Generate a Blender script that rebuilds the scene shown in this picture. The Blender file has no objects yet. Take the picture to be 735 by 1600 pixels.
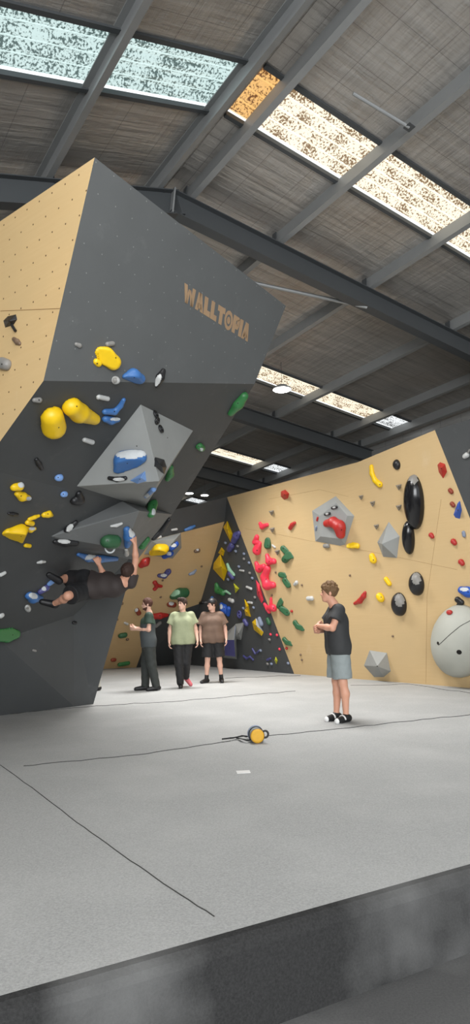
import bpy, bmesh, math, random
import numpy as np
from mathutils import Vector, Matrix
from mathutils.bvhtree import BVHTree
random.seed(7); rng = np.random.default_rng(7)
SC = bpy.context.scene; COL = SC.collection
A_ = np.array

# ------------------------------------------------------------------ camera, world, lights, exposure
FPX = 1050.0; EYE = A_([0, 0, 1.25]); PITCH = math.atan(174/1050); ROLL = math.radians(1.5)
FWD = A_([0, math.cos(PITCH), math.sin(PITCH)]); _u = A_([0, -math.sin(PITCH), math.cos(PITCH)]); _r = A_([1., 0, 0])
RIGHT = _r*math.cos(ROLL) - _u*math.sin(ROLL); UP = _u*math.cos(ROLL) + _r*math.sin(ROLL)
cam = bpy.data.cameras.new('camera'); camo = bpy.data.objects.new('camera', cam); COL.objects.link(camo)
camo.matrix_world = Matrix(((RIGHT[0], UP[0], -FWD[0], EYE[0]), (RIGHT[1], UP[1], -FWD[1], EYE[1]), (RIGHT[2], UP[2], -FWD[2], EYE[2]), (0, 0, 0, 1)))
cam.sensor_fit = 'VERTICAL'; cam.sensor_height = 36; cam.lens = 36*FPX/1600; cam.clip_start = 0.05; cam.clip_end = 200
SC.camera = camo
SC.view_settings.view_transform = 'Standard'; SC.view_settings.look = 'None'; SC.view_settings.gamma = 1
SC.view_settings.use_curve_mapping = False; SC.view_settings.exposure = 0.12
w = bpy.data.worlds.new('world'); SC.world = w; w.use_nodes = True
w.node_tree.nodes['Background'].inputs[0].default_value = (0.93, 0.97, 1.0, 1); w.node_tree.nodes['Background'].inputs[1].default_value = 1.3

def area(name, loc, size, power, target=None, color=(1, .985, .965), spread=180):
    l = bpy.data.lights.new(name, 'AREA'); l.shape = 'DISK' if np.isscalar(size) else 'RECTANGLE'
    if np.isscalar(size): l.size = size
    else: l.size, l.size_y = size
    l.energy = power; l.color = color; l.spread = math.radians(spread)
    o = bpy.data.objects.new(name, l); COL.objects.link(o); o.location = loc
    d = Vector(target)-Vector(loc) if target is not None else Vector((0, 0, -1))
    o.rotation_euler = d.to_track_quat('-Z', 'Y').to_euler(); return o
area('high_bay_light_back', (-.9, 14.2, 5.6), 1.8, 205, spread=128)
area('high_bay_light_middle', (.4, 9.6, 6.2), 2.4, 270, spread=150)
area('high_bay_light_front', (-.4, 3.6, 6.6), 2.6, 70, spread=140)
area('fill_light_behind_camera', (.5, -6.5, 2.9), (9, 5), 1400, (0.0, 10, 2.9), (.96, .98, 1))  # added soft fill from behind the camera, no door stands there

# ------------------------------------------------------------------ geometry of the place
def ray(u, v): return (u-367.5)/FPX*RIGHT + (800-v)/FPX*UP + FWD
def onz(u, v, z): d = ray(u, v); return EYE + d*((z-EYE[2])/d[2])
def onY(u, v, y): d = ray(u, v); return EYE + d*(y/d[1])
def onp(u, v, P, n): d = ray(u, v); return EYE + d*(np.dot(A_(P)-EYE, n)/np.dot(d, n))
def proj(P):
    q = A_(P)-EYE; z = q@FWD; return np.stack([367.5+FPX*(q@RIGHT)/z, 800-FPX*(q@UP)/z], -1)
def unit(a): a = A_(a, dtype=float); return a/np.linalg.norm(a)

# ------------------------------------------------------------------ materials
def newmat(name):
    m = bpy.data.materials.new(name); m.use_nodes = True; nt = m.node_tree; return m, nt, nt.nodes['Principled BSDF']
def N(nt, t, **k):
    n = nt.nodes.new(t)
    for a, b in k.items(): setattr(n, a, b)
    return n
def math_(nt, op, a, b=None):
    n = N(nt, 'ShaderNodeMath', operation=op)
    for i, x in enumerate((a, b)):
        if x is None: continue
        if isinstance(x, (int, float)): n.inputs[i].default_value = x
        else: nt.links.new(x, n.inputs[i])
    return n.outputs[0]
def mix(nt, f, a, b):
    n = N(nt, 'ShaderNodeMix', data_type='RGBA')
    for i, x in ((0, f), (6, a), (7, b)):
        if isinstance(x, (int, float)): n.inputs[i].default_value = x
        elif isinstance(x, tuple): n.inputs[i].default_value = (*x, 1)
        else: nt.links.new(x, n.inputs[i])
    return n.outputs[2]
def noise(nt, scale, detail=3, vec=None, rough=.5):
    n = N(nt, 'ShaderNodeTexNoise'); n.inputs['Scale'].default_value = scale; n.inputs['Detail'].default_value = detail; n.inputs['Roughness'].default_value = rough
    if vec is not None: nt.links.new(vec, n.inputs['Vector'])
    return n.outputs[0]
def ramp(nt, f, lo, hi):
    n = N(nt, 'ShaderNodeMapRange'); n.inputs[1].default_value = lo; n.inputs[2].default_value = hi; nt.links.new(f, n.inputs[0]); return n.outputs[0]
def coords(nt, which='Object', scale=(1, 1, 1)):
    t = N(nt, 'ShaderNodeTexCoord'); mp = N(nt, 'ShaderNodeMapping'); mp.inputs['Scale'].default_value = scale
    nt.links.new(t.outputs[which], mp.inputs['Vector']); return mp.outputs[0]
def bump(nt, bs, h, strength=.2, dist=.01):
    b = N(nt, 'ShaderNodeBump'); b.inputs['Strength'].default_value = strength; b.inputs['Distance'].default_value = dist
    nt.links.new(h, b.inputs['Height']); nt.links.new(b.outputs[0], bs.inputs['Normal'])
def srgb(r, g, b): return tuple(((c/255+.055)/1.055)**2.4 if c > 10 else c/255/12.92 for c in (r, g, b))
MATS = {}
def M(name, col=None, rough=.6, metal=0, var=.10, scale=25, bmp=0.0, spec=.5):
    if name in MATS: return MATS[name]
    m, nt, bs = newmat(name); c = srgb(*col)
    v = coords(nt); f = noise(nt, scale, 3, v)
    nt.links.new(mix(nt, f, tuple(x*(1-var) for x in c), tuple(min(1, x*(1+var)) for x in c)), bs.inputs['Base Color'])
    bs.inputs['Roughness'].default_value = rough; bs.inputs['Metallic'].default_value = metal; bs.inputs['Specular IOR Level'].default_value = spec
    if bmp: bump(nt, bs, noise(nt, scale*6, 2, v), bmp, .004)
    MATS[name] = m; return m
def dots(nt, spacing, radius):
    uv = N(nt, 'ShaderNodeTexCoord').outputs['UV']; s = N(nt, 'ShaderNodeSeparateXYZ'); nt.links.new(uv, s.inputs[0])
    U = math_(nt, 'DIVIDE', s.outputs[0], spacing); V = math_(nt, 'DIVIDE', s.outputs[1], spacing)
    par = math_(nt, 'MULTIPLY', math_(nt, 'MODULO', math_(nt, 'FLOOR', math_(nt, 'ADD', V, 1000)), 2), .5)
    x = math_(nt, 'SUBTRACT', math_(nt, 'FRACT', math_(nt, 'ADD', U, par)), .5); y = math_(nt, 'SUBTRACT', math_(nt, 'FRACT', V), .5)
    d = math_(nt, 'SQRT', math_(nt, 'ADD', math_(nt, 'MULTIPLY', x, x), math_(nt, 'MULTIPLY', y, y)))
    return math_(nt, 'LESS_THAN', d, radius/spacing)
def wood_mat(name, c1, c2, dot=None):
    m, nt, bs = newmat(name); v = coords(nt, 'UV', (0.55, 9, 1)); g = noise(nt, 3.0, 5, v, .6)
    blot = noise(nt, .9, 3, coords(nt, 'UV')); chalk = ramp(nt, noise(nt, 1.7, 5, coords(nt, 'UV', (1, .7, 1)), .65), .62, .8)
    c = mix(nt, g, srgb(*c1), srgb(*c2)); c = mix(nt, ramp(nt, blot, .35, .75), c, srgb(*[x*.94 for x in c2]))
    c = mix(nt, math_(nt, 'MULTIPLY', chalk, .22), c, srgb(226, 212, 186))
    if dot: c = mix(nt, dots(nt, *dot), c, srgb(92, 66, 40))
    nt.links.new(c, bs.inputs['Base Color']); bs.inputs['Roughness'].default_value = .55; bs.inputs['Specular IOR Level'].default_value = .3
    MATS[name] = m; return m
def paint_mat(name, c, dot=None, dotcol=(150, 152, 150), chalk=.12):
    m, nt, bs = newmat(name); v = coords(nt); f = noise(nt, 2.2, 5, v, .6); f2 = ramp(nt, noise(nt, 3.1, 6, v, .7), .6, .85)
    col = mix(nt, f, srgb(*[x*.94 for x in c]), srgb(*[x*1.05 for x in c])); col = mix(nt, math_(nt, 'MULTIPLY', f2, chalk), col, srgb(170, 170, 168))
    if dot: col = mix(nt, dots(nt, *dot), col, srgb(*dotcol))
    nt.links.new(col, bs.inputs['Base Color']); bs.inputs['Roughness'].default_value = .62; bs.inputs['Specular IOR Level'].default_value = .35
    bump(nt, bs, noise(nt, 220, 2, v), .12, .003); MATS[name] = m; return m
wood_mat('birch plywood with bolt holes', (208, 174, 124), (220, 190, 140), (.19, .0085))
wood_mat('birch plywood', (200, 170, 124), (212, 184, 138))
wood_mat('birch plywood back wall', (200, 168, 122), (212, 182, 136))  # back wall plywood, nearly the same tone as the plain birch
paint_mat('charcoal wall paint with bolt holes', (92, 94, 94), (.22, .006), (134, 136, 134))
paint_mat('charcoal wall paint', (72, 74, 75))  # same charcoal, shade of the overhang's lower faces put into the colour
paint_mat('grey volume paint', (150, 152, 150), None, chalk=.3)
paint_mat('dark grey volume paint', (108, 110, 110), None, chalk=.3)
paint_mat('pale grey dome paint', (176, 177, 168), None, chalk=.5)

def carpet_mat(name, c1, c2):
    m, nt, bs = newmat(name); v = coords(nt); f = noise(nt, 90, 4, v, .75); g = noise(nt, 1.1, 4, v)
    c = mix(nt, ramp(nt, f, .3, .7), srgb(*c1), srgb(*c2)); c = mix(nt, math_(nt, 'MULTIPLY', ramp(nt, g, .45, .75), .22), c, srgb(212, 212, 210))
    nt.links.new(c, bs.inputs['Base Color']); bs.inputs['Roughness'].default_value = .95; bs.inputs['Specular IOR Level'].default_value = .1
    bump(nt, bs, f, .5, .004); MATS[name] = m; return m
carpet_mat('grey felt carpet', (150, 151, 150), (182, 183, 182)); carpet_mat('charcoal felt', (42, 42, 42), (58, 58, 58)); carpet_mat('concrete floor', (82, 82, 82), (98, 98, 98))
def foil_mat(name, c1, c2, rough=.42):
    m, nt, bs = newmat(name); v = coords(nt, 'UV', (.35, 3.2, 1)); wr = noise(nt, 2.4, 6, v, .6); big = noise(nt, .8, 3, coords(nt, 'UV'))
    v2 = coords(nt, 'UV', (6, .5, 1)); wr2 = noise(nt, 1.5, 5, v2, .6)
    s = N(nt, 'ShaderNodeSeparateXYZ'); nt.links.new(N(nt, 'ShaderNodeTexCoord').outputs['UV'], s.inputs[0])
    gx = math_(nt, 'LESS_THAN', math_(nt, 'FRACT', math_(nt, 'DIVIDE', s.outputs[0], .62)), .016); gy = math_(nt, 'LESS_THAN', math_(nt, 'FRACT', math_(nt, 'DIVIDE', s.outputs[1], .31)), .03)
    c = mix(nt, wr, srgb(*c1), srgb(*c2)); c = mix(nt, math_(nt, 'MULTIPLY', math_(nt, 'MAXIMUM', gx, gy), .38), c, srgb(60, 58, 56))
    c = mix(nt, math_(nt, 'MULTIPLY', ramp(nt, big, .5, .75), .25), c, srgb(150, 128, 104))
    nt.links.new(c, bs.inputs['Base Color']); bs.inputs['Roughness'].default_value = rough; bs.inputs['Metallic'].default_value = .55
    bump(nt, bs, math_(nt, 'ADD', wr, math_(nt, 'MULTIPLY', wr2, .6)), .55, .05); MATS[name] = m; return m
foil_mat('foil roof insulation', (130, 127, 124), (206, 202, 196)); foil_mat('crumpled foil', (176, 176, 174), (224, 224, 222), .35)
def sky_mat(name, bright, dirt, strength, speck=1.0, stripes=True):
    m, nt, bs = newmat(name); uv = N(nt, 'ShaderNodeTexCoord').outputs['UV']; s = N(nt, 'ShaderNodeSeparateXYZ'); nt.links.new(uv, s.inputs[0])
    st = math_(nt, 'ABSOLUTE', math_(nt, 'SUBTRACT', math_(nt, 'FRACT', math_(nt, 'DIVIDE', s.outputs[1], .19)), .5))
    rib = math_(nt, 'GREATER_THAN', st, .36) if stripes else math_(nt, 'GREATER_THAN', st, .47)
    vo = noise(nt, 34, 3, uv, .62); v3 = noise(nt, 70, 2, uv); big = noise(nt, 4, 3, uv)
    d = ramp(nt, math_(nt, 'ADD', math_(nt, 'MULTIPLY', vo, .75), math_(nt, 'MULTIPLY', big, .35)), (.545), .60); d = math_(nt, 'MAXIMUM', d, ramp(nt, v3, .66, .70))
    d = math_(nt, 'MULTIPLY', math_(nt, 'MULTIPLY', d, math_(nt, 'SUBTRACT', 1, math_(nt, 'MULTIPLY', rib, .85))), speck)
    c = mix(nt, d, srgb(*bright), srgb(*dirt)); bs.inputs['Base Color'].default_value = (.05, .05, .05, 1)
    nt.links.new(c, bs.inputs['Emission Color']); bs.inputs['Emission Strength'].default_value = strength; bs.inputs['Roughness'].default_value = .3
    MATS[name] = m; return m
sky_mat('warm leaf-strewn skylight', (255, 243, 218), (124, 98, 66), 1.12)
sky_mat('cool leaf-strewn skylight', (214, 238, 236), (84, 106, 104), .9)
sky_mat('clean white skylight', (238, 242, 244), (70, 70, 70), 1.05, .9, False)
sky_mat('amber skylight', (250, 196, 120), (120, 74, 30), .9)
M('galvanised steel', (150, 152, 152), .5, .35, .08, 4); M('dark grey steel', (74, 77, 79), .55, .2, .06, 5)
def emit(name, c, s):
    m, nt, bs = newmat(name); bs.inputs['Emission Color'].default_value = (*srgb(*c), 1); bs.inputs['Emission Strength'].default_value = s; MATS[name] = m; return m
emit('lamp glow', (255, 252, 245), 12)
for n_, c_ in dict(yellow=(238, 196, 22), blue=(62, 110, 170), lightblue=(120, 158, 214), green=(50, 114, 62), darkgreen=(48, 92, 60), red=(176, 44, 40), pink=(236, 60, 82), black=(30, 30, 32),
                   white=(190, 191, 189), grey=(132, 130, 126), brown=(112, 92, 74), purple=(74, 74, 128), redbrown=(138, 60, 40), paleblue=(128, 138, 158), royal=(36, 84, 176), lime=(206, 206, 56), mint=(146, 190, 160)).items():
    M(n_, c_, .42, 0, .07, 18, .15)
M('gloss black', (24, 24, 26), .16, 0, .05, 10); M('bolt steel', (40, 38, 36), .4, .6); M('chalk', (196, 200, 202), .95, 0, .08, 60); M('seam dark', (62, 62, 60), .9); M('ply seam', (150, 116, 74), .8)
M('logo bare wood', (160, 132, 102), .6, 0, .12, 8)
M('skin', (206, 152, 126), .5, 0, .05, 20); M('skin pale', (214, 170, 150), .5, 0, .05, 20)

# ------------------------------------------------------------------ object helpers
def tag(o, label=None, cat=None, group=None, kind=None):
    for k, v in (('label', label), ('category', cat), ('group', group), ('kind', kind)):
        if v: o[k] = v
    return o
def empty(name, loc, label, cat, group=None):
    o = bpy.data.objects.new(name, None); o.empty_display_size = .1; COL.objects.link(o); o.location = loc
    return tag(o, label, cat, group)
def mk(name, V, Fc, mat, parent=None, smooth=False, mats=None, fm=None, origin=None, uv=False):
    """one mesh object from world-space points; its origin moves to `origin`"""
    V = A_(V, dtype=float).reshape(-1, 3)
    me = bpy.data.meshes.new(name)
    if origin is None: origin = V.mean(0) if parent is None else A_(parent.matrix_basis.translation)
    origin = A_(origin, dtype=float)
    if isinstance(Fc, np.ndarray) and len(V) > 400:
        me.vertices.add(len(V)); me.vertices.foreach_set('co', (V-origin).ravel()); k = Fc.shape[1]
        me.loops.add(Fc.size); me.loops.foreach_set('vertex_index', Fc.ravel().astype(np.int32))
        me.polygons.add(len(Fc)); me.polygons.foreach_set('loop_start', np.arange(0, Fc.size, k, dtype=np.int32)); me.update(calc_edges=True); me.validate()
    else: me.from_pydata((V-origin).tolist(), [], [list(map(int, f)) for f in Fc])
    for m in (mats or [mat]): me.materials.append(MATS[m] if isinstance(m, str) else m)
    if fm: me.polygons.foreach_set('material_index', fm)
    if smooth: me.polygons.foreach_set('use_smooth', [True]*len(me.polygons))
    if uv:
        l = me.uv_layers.new(name='UVMap')
        for pl in me.polygons:
            n = A_(pl.normal); a = unit(np.cross([0, 0, 1.], n)) if abs(n[2]) < .99 else A_([1., 0, 0]); b = np.cross(n, a)
            for li in pl.loop_indices:
                c = A_(me.vertices[me.loops[li].vertex_index].co)+origin; l.data[li].uv = (c@a, c@b)
    me.update(); o = bpy.data.objects.new(name, me); COL.objects.link(o)
    if parent is None: o.location = origin
    else:
        o.parent = parent
        pw = A_(parent.location) if parent.parent is None else A_(parent.location)+A_(parent.parent.location)
        o.location = origin-pw
    return o
def fix_normals(o):
    bm = bmesh.new(); bm.from_mesh(o.data); bmesh.ops.recalc_face_normals(bm, faces=bm.faces); bm.to_mesh(o.data); bm.free(); return o
class MB:
    def __init__(s): s.V = []; s.F = []
    def add(s, V, F): b = len(s.V); s.V += [list(map(float, v)) for v in V]; s.F += [[i+b for i in f] for f in F]; return s
    def prism(s, prof, a, b, X, Y):
        a, b, X, Y = map(A_, (a, b, X, Y)); n = len(prof)
        return s.add([a+X*p+Y*q for p, q in prof]+[b+X*p+Y*q for p, q in prof], [[i, (i+1) % n, (i+1) % n+n, i+n] for i in range(n)]+[list(range(n))[::-1], list(range(n, 2*n))])
    def box(s, c, X, Y, Z):
        c, X, Y, Z = map(A_, (c, X, Y, Z))
        return s.add([c+i*X+j*Y+k*Z for i in (-1, 1) for j in (-1, 1) for k in (-1, 1)], [[0, 1, 3, 2], [4, 6, 7, 5], [0, 4, 5, 1], [2, 3, 7, 6], [0, 2, 6, 4], [1, 5, 7, 3]])
    def tube(s, pts, r, n=8, caps=True, closed=False):
        pts = [A_(p, dtype=float) for p in pts]; m = len(pts); rs = r if hasattr(r, '__len__') else [r]*m; rings = []; prev = None
        for i in range(m):
            t = unit(pts[(i+1) % m]-pts[i-1]) if closed else unit(pts[min(i+1, m-1)]-pts[max(i-1, 0)])
            x = np.cross(t, [0, 0, 1.]) if prev is None else prev-t*(prev@t)
            if np.linalg.norm(x) < 1e-4: x = np.cross(t, [1., 0, 0])
            x = unit(x); prev = x; y = np.cross(t, x)
            rings += [pts[i]+rs[i]*(math.cos(2*math.pi*k/n)*x+math.sin(2*math.pi*k/n)*y) for k in range(n)]
        Fc = [[i*n+k, i*n+(k+1) % n, ((i+1) % m)*n+(k+1) % n, ((i+1) % m)*n+k] for i in range(m if closed else m-1) for k in range(n)]
        if caps and not closed: Fc += [list(range(n))[::-1], list(range((m-1)*n, m*n))]
        return s.add(rings, Fc)
    def lathe(s, base, axis, prof, n=24):
        """prof = [(dist along axis, radius)]"""
        ax = unit(axis); x = np.cross(ax, [0, 0, 1.]); x = unit(x) if np.linalg.norm(x) > .01 else A_([1., 0, 0]); y = np.cross(ax, x)
        R = [A_(base)+ax*d+r*(math.cos(2*math.pi*k/n)*x+math.sin(2*math.pi*k/n)*y) for d, r in prof for k in range(n)]; m = len(prof)
        Fc = [[i*n+k, i*n+(k+1) % n, (i+1)*n+(k+1) % n, (i+1)*n+k] for i in range(m-1) for k in range(n)]
        return s.add(R, Fc+[list(range(n))[::-1], list(range((m-1)*n, m*n))])
    def build(s, name, mat, parent=None, smooth=False, **k): return fix_normals(mk(name, s.V, s.F, mat, parent, smooth, **k))

# ------------------------------------------------------------------ signed-distance modelling (bodies, clothes, moulded holds)
def surface_nets(f, org, h):
    s = f < 0; nx, ny, nz = f.shape; cs = np.zeros((nx-1, ny-1, nz-1), int); sl = lambda a, i: slice(i, i+a-1)
    cor = [(i, j, k) for i in (0, 1) for j in (0, 1) for k in (0, 1)]
    for i, j, k in cor: cs += s[i:i+nx-1, j:j+ny-1, k:k+nz-1]
    act = (cs > 0) & (cs < 8); idx = -np.ones(act.shape, int); ii = np.argwhere(act); idx[act] = np.arange(len(ii))
    acc = np.zeros((len(ii), 3)); cnt = np.zeros(len(ii))
    for a in cor:
        for ax in range(3):
            if a[ax]: continue
            b = list(a); b[ax] = 1
            fa = f[ii[:, 0]+a[0], ii[:, 1]+a[1], ii[:, 2]+a[2]]; fb = f[ii[:, 0]+b[0], ii[:, 1]+b[1], ii[:, 2]+b[2]]
            c = (fa < 0) != (fb < 0); t = np.where(c, fa/np.where(c, fa-fb, 1), 0)
            p = np.tile(A_(a, float), (len(ii), 1)); p[:, ax] += t; acc[c] += p[c]; cnt[c] += 1
    V = org+h*(ii+acc/cnt[:, None]); Q = []
    for ax in range(3):
        o1, o2 = [(1, 2), (2, 0), (0, 1)][ax]; lo = [slice(None)]*3; hi = [slice(None)]*3; lo[ax] = slice(0, -1); hi[ax] = slice(1, None)
        for o in (o1, o2): lo[o] = slice(1, -1); hi[o] = slice(1, -1)
        a, b = s[tuple(lo)], s[tuple(hi)]
        for cond, flip in ((a & ~b, False), (~a & b, True)):
            e = np.argwhere(cond); e[:, o1] += 1; e[:, o2] += 1
            if not len(e): continue
            def at(d1, d2): q = e.copy(); q[:, o1] -= d1; q[:, o2] -= d2; return idx[q[:, 0], q[:, 1], q[:, 2]]
            q = np.stack([at(1, 1), at(0, 1), at(0, 0), at(1, 0)], 1); Q.append(q[:, ::-1] if flip else q)
    return V, np.concatenate(Q)
def rc(a, b, ra, rb, k=.03, clip=None): return dict(t='rc', a=A_(a, float), b=A_(b, float), ra=ra, rb=rb, k=k, clip=clip)
def el(c, R, ax=None, k=.02, clip=None): return dict(t='el', c=A_(c, float), R=A_(R, float), ax=np.eye(3) if ax is None else A_(ax), k=k, clip=clip)
def sdf(prims, h, clips=(), disp=None):
    lo = np.min([np.minimum(p['a'], p['b'])-max(p['ra'], p['rb']) if p['t'] == 'rc' else p['c']-max(p['R']) for p in prims], 0)-3*h
    hi = np.max([np.maximum(p['a'], p['b'])+max(p['ra'], p['rb']) if p['t'] == 'rc' else p['c']+max(p['R']) for p in prims], 0)+3*h
    dim = np.ceil((hi-lo)/h).astype(int)+1; f = np.full(dim, 1.0)
    for p in prims:
        mg = p['k']+3*h
        if p['t'] == 'rc': l, u = np.minimum(p['a'], p['b'])-max(p['ra'], p['rb'])-mg, np.maximum(p['a'], p['b'])+max(p['ra'], p['rb'])+mg
        else: l, u = p['c']-max(p['R'])-mg, p['c']+max(p['R'])+mg
        i0 = np.maximum(((l-lo)/h).astype(int), 0); i1 = np.minimum(np.ceil((u-lo)/h).astype(int)+1, dim)
        X = np.stack(np.meshgrid(*[lo[d]+h*np.arange(i0[d], i1[d]) for d in range(3)], indexing='ij'), -1)
        if p['t'] == 'rc':
            ba = p['b']-p['a']; L2 = max(ba@ba, 1e-12); t = np.clip(((X-p['a'])@ba)/L2, 0, 1)
            d = np.linalg.norm(X-p['a']-t[..., None]*ba, axis=-1)-(p['ra']+t*(p['rb']-p['ra']))
        else:
            q = (X-p['c'])@p['ax'].T; k0 = np.linalg.norm(q/p['R'], axis=-1); k1 = np.linalg.norm(q/(p['R']**2), axis=-1); d = k0*(k0-1)/np.maximum(k1, 1e-9)
        if p['clip']:
            for cp, cn in p['clip']: d = np.maximum(d, (X-cp)@cn)
        sl = tuple(slice(a, b) for a, b in zip(i0, i1)); g = f[sl]; k = p['k']
        hh = np.maximum(k-np.abs(g-d), 0)/k; f[sl] = np.minimum(g, d)-hh*hh*k/4
    if clips or disp:
        X = np.stack(np.meshgrid(*[lo[d]+h*np.arange(dim[d]) for d in range(3)], indexing='ij'), -1)
        if disp: f = f+disp(X)
        for cp, cn in clips: f = np.maximum(f, (X-A_(cp))@A_(cn))
    f[0] = f[-1] = 1; f[:, 0] = f[:, -1] = 1; f[:, :, 0] = f[:, :, -1] = 1
    return surface_nets(f, lo, h)

# ------------------------------------------------------------------ the big structure
def struct(o, label=None): return tag(o, label, None, None, 'structure')
TRI = {}          # surface name -> list of triangles, to place holds on
def reg(key, V, Fc):
    for f in Fc:
        for i in range(1, len(f)-1): TRI.setdefault(key, []).append((A_(V[f[0]]), A_(V[f[i]]), A_(V[f[i+1]])))
def hit(key, u, v):
    d = ray(u, v); best = None
    for a, b, c in TRI[key]:
        n = np.cross(b-a, c-a); dn = d@n
        if abs(dn) < 1e-12: continue
        t = ((a-EYE)@n)/dn; P = EYE+d*t
        if t > 0 and np.cross(b-a, P-a)@n >= -1e-9*(n@n) and np.cross(c-b, P-b)@n >= -1e-9*(n@n) and np.cross(a-c, P-c)@n >= -1e-9*(n@n):
            if best is None or t < best[0]: n = unit(n); best = (t, P, n if n@d < 0 else -n)
    if best is None:                                           # just past an edge: carry the nearest face's plane on
        for a, b, c in TRI[key]:
            n = unit(np.cross(b-a, c-a)); t = ((a-EYE)@n)/(d@n); P = EYE+d*t
            q = min(np.linalg.norm(P-(a+(b-a)*s+(c-a)*r)) for s in (0, .25, .5, .75, 1) for r in (0, .25, .5, .75, 1) if s+r <= 1)
            if t > 0 and (best is None or q < best[0]): best = (q, P, n if n@d < 0 else -n)
    return best[1], best[2]
def seam(parent, key, px, wid, mat='ply seam', name='panel_seam', lift=.003):
    pts = []
    for (u0, v0), (u1, v1) in zip(px[:-1], px[1:]):
        for t in np.linspace(0, 1, 8)[:(8 if (u1, v1) == px[-1] else 7)]: pts.append(hit(key, u0+(u1-u0)*t, v0+(v1-v0)*t))
    mb = MB(); mb.tube([P+n*lift*.2 for P, n in pts], wid, 5)
    return mb.build(name, mat, parent)

# --- left overhanging wall
HT = 5.2
wA = onz(148, 246, HT); wA0 = onz(0, 346, HT); wB = onz(447, 478, HT); tA = unit(wB-wA); nA = A_([tA[1], -tA[0], 0])
NU = nA-.4*A_([0, 0, 1.]); C1 = onp(68, 595, wA, NU); E1 = onp(398, 600, wA, NU); NE = np.cross(wA0-wA, C1-wA); wD = onp(0, 690, wA, NE)
NL = np.cross(E1-C1, wD-C1); wG = onp(0, 738, C1, NL); E2 = onp(269, 805, C1, NL); E3 = onp(215, 858, C1, NL)
wF = onz(146, 1100, 0); wFm = onz(116, 1104, 0); wL0 = onz(0, 1118, 0); wK = onY(115, 962, 10.7)
_ts = np.linspace(0, 1, 200); wK2 = min((E3+(wF-E3)*t for t in _ts), key=lambda p: abs(proj(p)[1]-945)); wKl = onY(0, 1000, 9.55); K2l = wKl+2.2*(wKl-wK)
A2 = wA+(wA0-wA)*3; D2 = wD+2*(wD-C1); G2 = wG+2*(wD-C1); L2 = wL0+2.2*(wL0-wF)
bk = -nA*1.3
LV = [wA, wB, E1, C1, wA0, A2, wD, D2, wG, G2, E2, E3, wF, wFm, wK, wL0, L2, wK2, wKl, K2l] + [p+bk-A_([0, 0, z]) for p, z in ((wB, .3), (E1, .2), (E2, 0), (E3, 0), (wF, 0), (wA, 1.1))]
nm = 'A B E1 C1 A0 A2 D D2 G G2 E2 E3 F Fm K L0 L2 K2 Kl K2l bB bE1 bE2 bE3 bF bA'.split(); ix = {k: i for i, k in enumerate(nm)}
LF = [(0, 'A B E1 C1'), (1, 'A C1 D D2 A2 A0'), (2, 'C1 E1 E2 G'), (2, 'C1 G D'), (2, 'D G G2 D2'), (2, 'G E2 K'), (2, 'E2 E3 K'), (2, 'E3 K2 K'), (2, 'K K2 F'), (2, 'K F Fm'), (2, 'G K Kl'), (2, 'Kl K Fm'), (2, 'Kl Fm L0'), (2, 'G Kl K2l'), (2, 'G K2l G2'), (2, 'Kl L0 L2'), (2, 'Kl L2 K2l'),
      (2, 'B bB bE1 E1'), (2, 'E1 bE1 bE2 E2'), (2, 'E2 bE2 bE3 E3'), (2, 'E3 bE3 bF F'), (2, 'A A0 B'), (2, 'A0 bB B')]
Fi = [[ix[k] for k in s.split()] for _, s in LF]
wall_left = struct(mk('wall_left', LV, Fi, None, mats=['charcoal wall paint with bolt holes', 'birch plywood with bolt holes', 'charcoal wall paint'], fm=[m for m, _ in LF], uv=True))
reg('LW', LV, Fi[:17]); reg('UP', LV, Fi[:1]); reg('END', LV, Fi[1:2])
seam(wall_left, 'END', [(1, 486), (94, 482)], .003)

# --- right wooden wall, dark corner wall, back wall, dark end wall
b0 = onz(460, 1053, 0); b1 = onz(735, 1075, 0); dR = unit(b1-b0); nR = A_([dR[1], -dR[0], 0]); NR = nR-math.tan(math.radians(12))*A_([0, 0, 1.])
R = lambda u, v: onp(u, v, b0, NR)
Rt, Rl, Rm, Re = R(680, 672), R(355, 777), R(560, 722), R(735, 810); Rf = Rt+(Re-Rt)*(Rt[2]/(Rt[2]-Re[2])); th = -unit(NR)*.25
RV = [b0, Rf, Rt, Rm, Rl]+[p+th for p in (b0, Rf, Rt, Rm, Rl)]
RF = [[0, 1, 2, 3, 4], [2, 7, 8, 3], [3, 8, 9, 4], [5, 9, 8, 7, 6], [0, 4, 9, 5], [1, 6, 7, 2]]
wall_right = struct(mk('wall_right', RV, RF, 'birch plywood', uv=True)); reg('R', RV, RF[:1])
for s_ in ([(383, 826), (430, 834), (494, 847), (580, 862), (715, 890)], [(545, 776), (500, 765), (420, 780)], [(690, 780), (668, 930), (666, 1068)]): seam(wall_right, 'R', s_, .0022)
tC = onz(320, 1041, 0); dT = unit(tC-b0); tE = b0+dT*6.3; NT = np.cross(dT, Rl-b0); NT = unit(NT)
T = lambda u, v: onp(u, v, b0, NT)
W1, W2 = T(351, 815), T(313, 943); W3 = T(262, 966)
TV = [b0, Rl, W1, W2, tE, Rl+A_([-.0, .35, 0]), b0+A_([.3, .3, 0])]; TF = [[0, 1, 2, 3, 4], [1, 5, 6, 0]]
wall_corner = struct(mk('wall_corner', TV, TF, 'charcoal wall paint', uv=True)); reg('T', TV, TF[:1])
Wb = onz(213, 1043, 0); NW = np.cross(W2-W1, Wb-W1); Wp = lambda u, v: onp(u, v, W1, NW)
Wl = Wp(120, 1047); Wm = Wp(240, 968); Wtl = Wp(120, 872); Wt2 = Wp(237, 844)
BV = [W1, W2, Wm, Wb, Wl, Wtl, Wt2, Rl, Rl+(Wt2-W1)*1.0, Rl+(Wtl-W1)*1.0]
BF = [[0, 6, 5, 4, 3, 2, 1], [7, 8, 6, 0], [8, 9, 5, 6], [0, 7, 1]]
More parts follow.
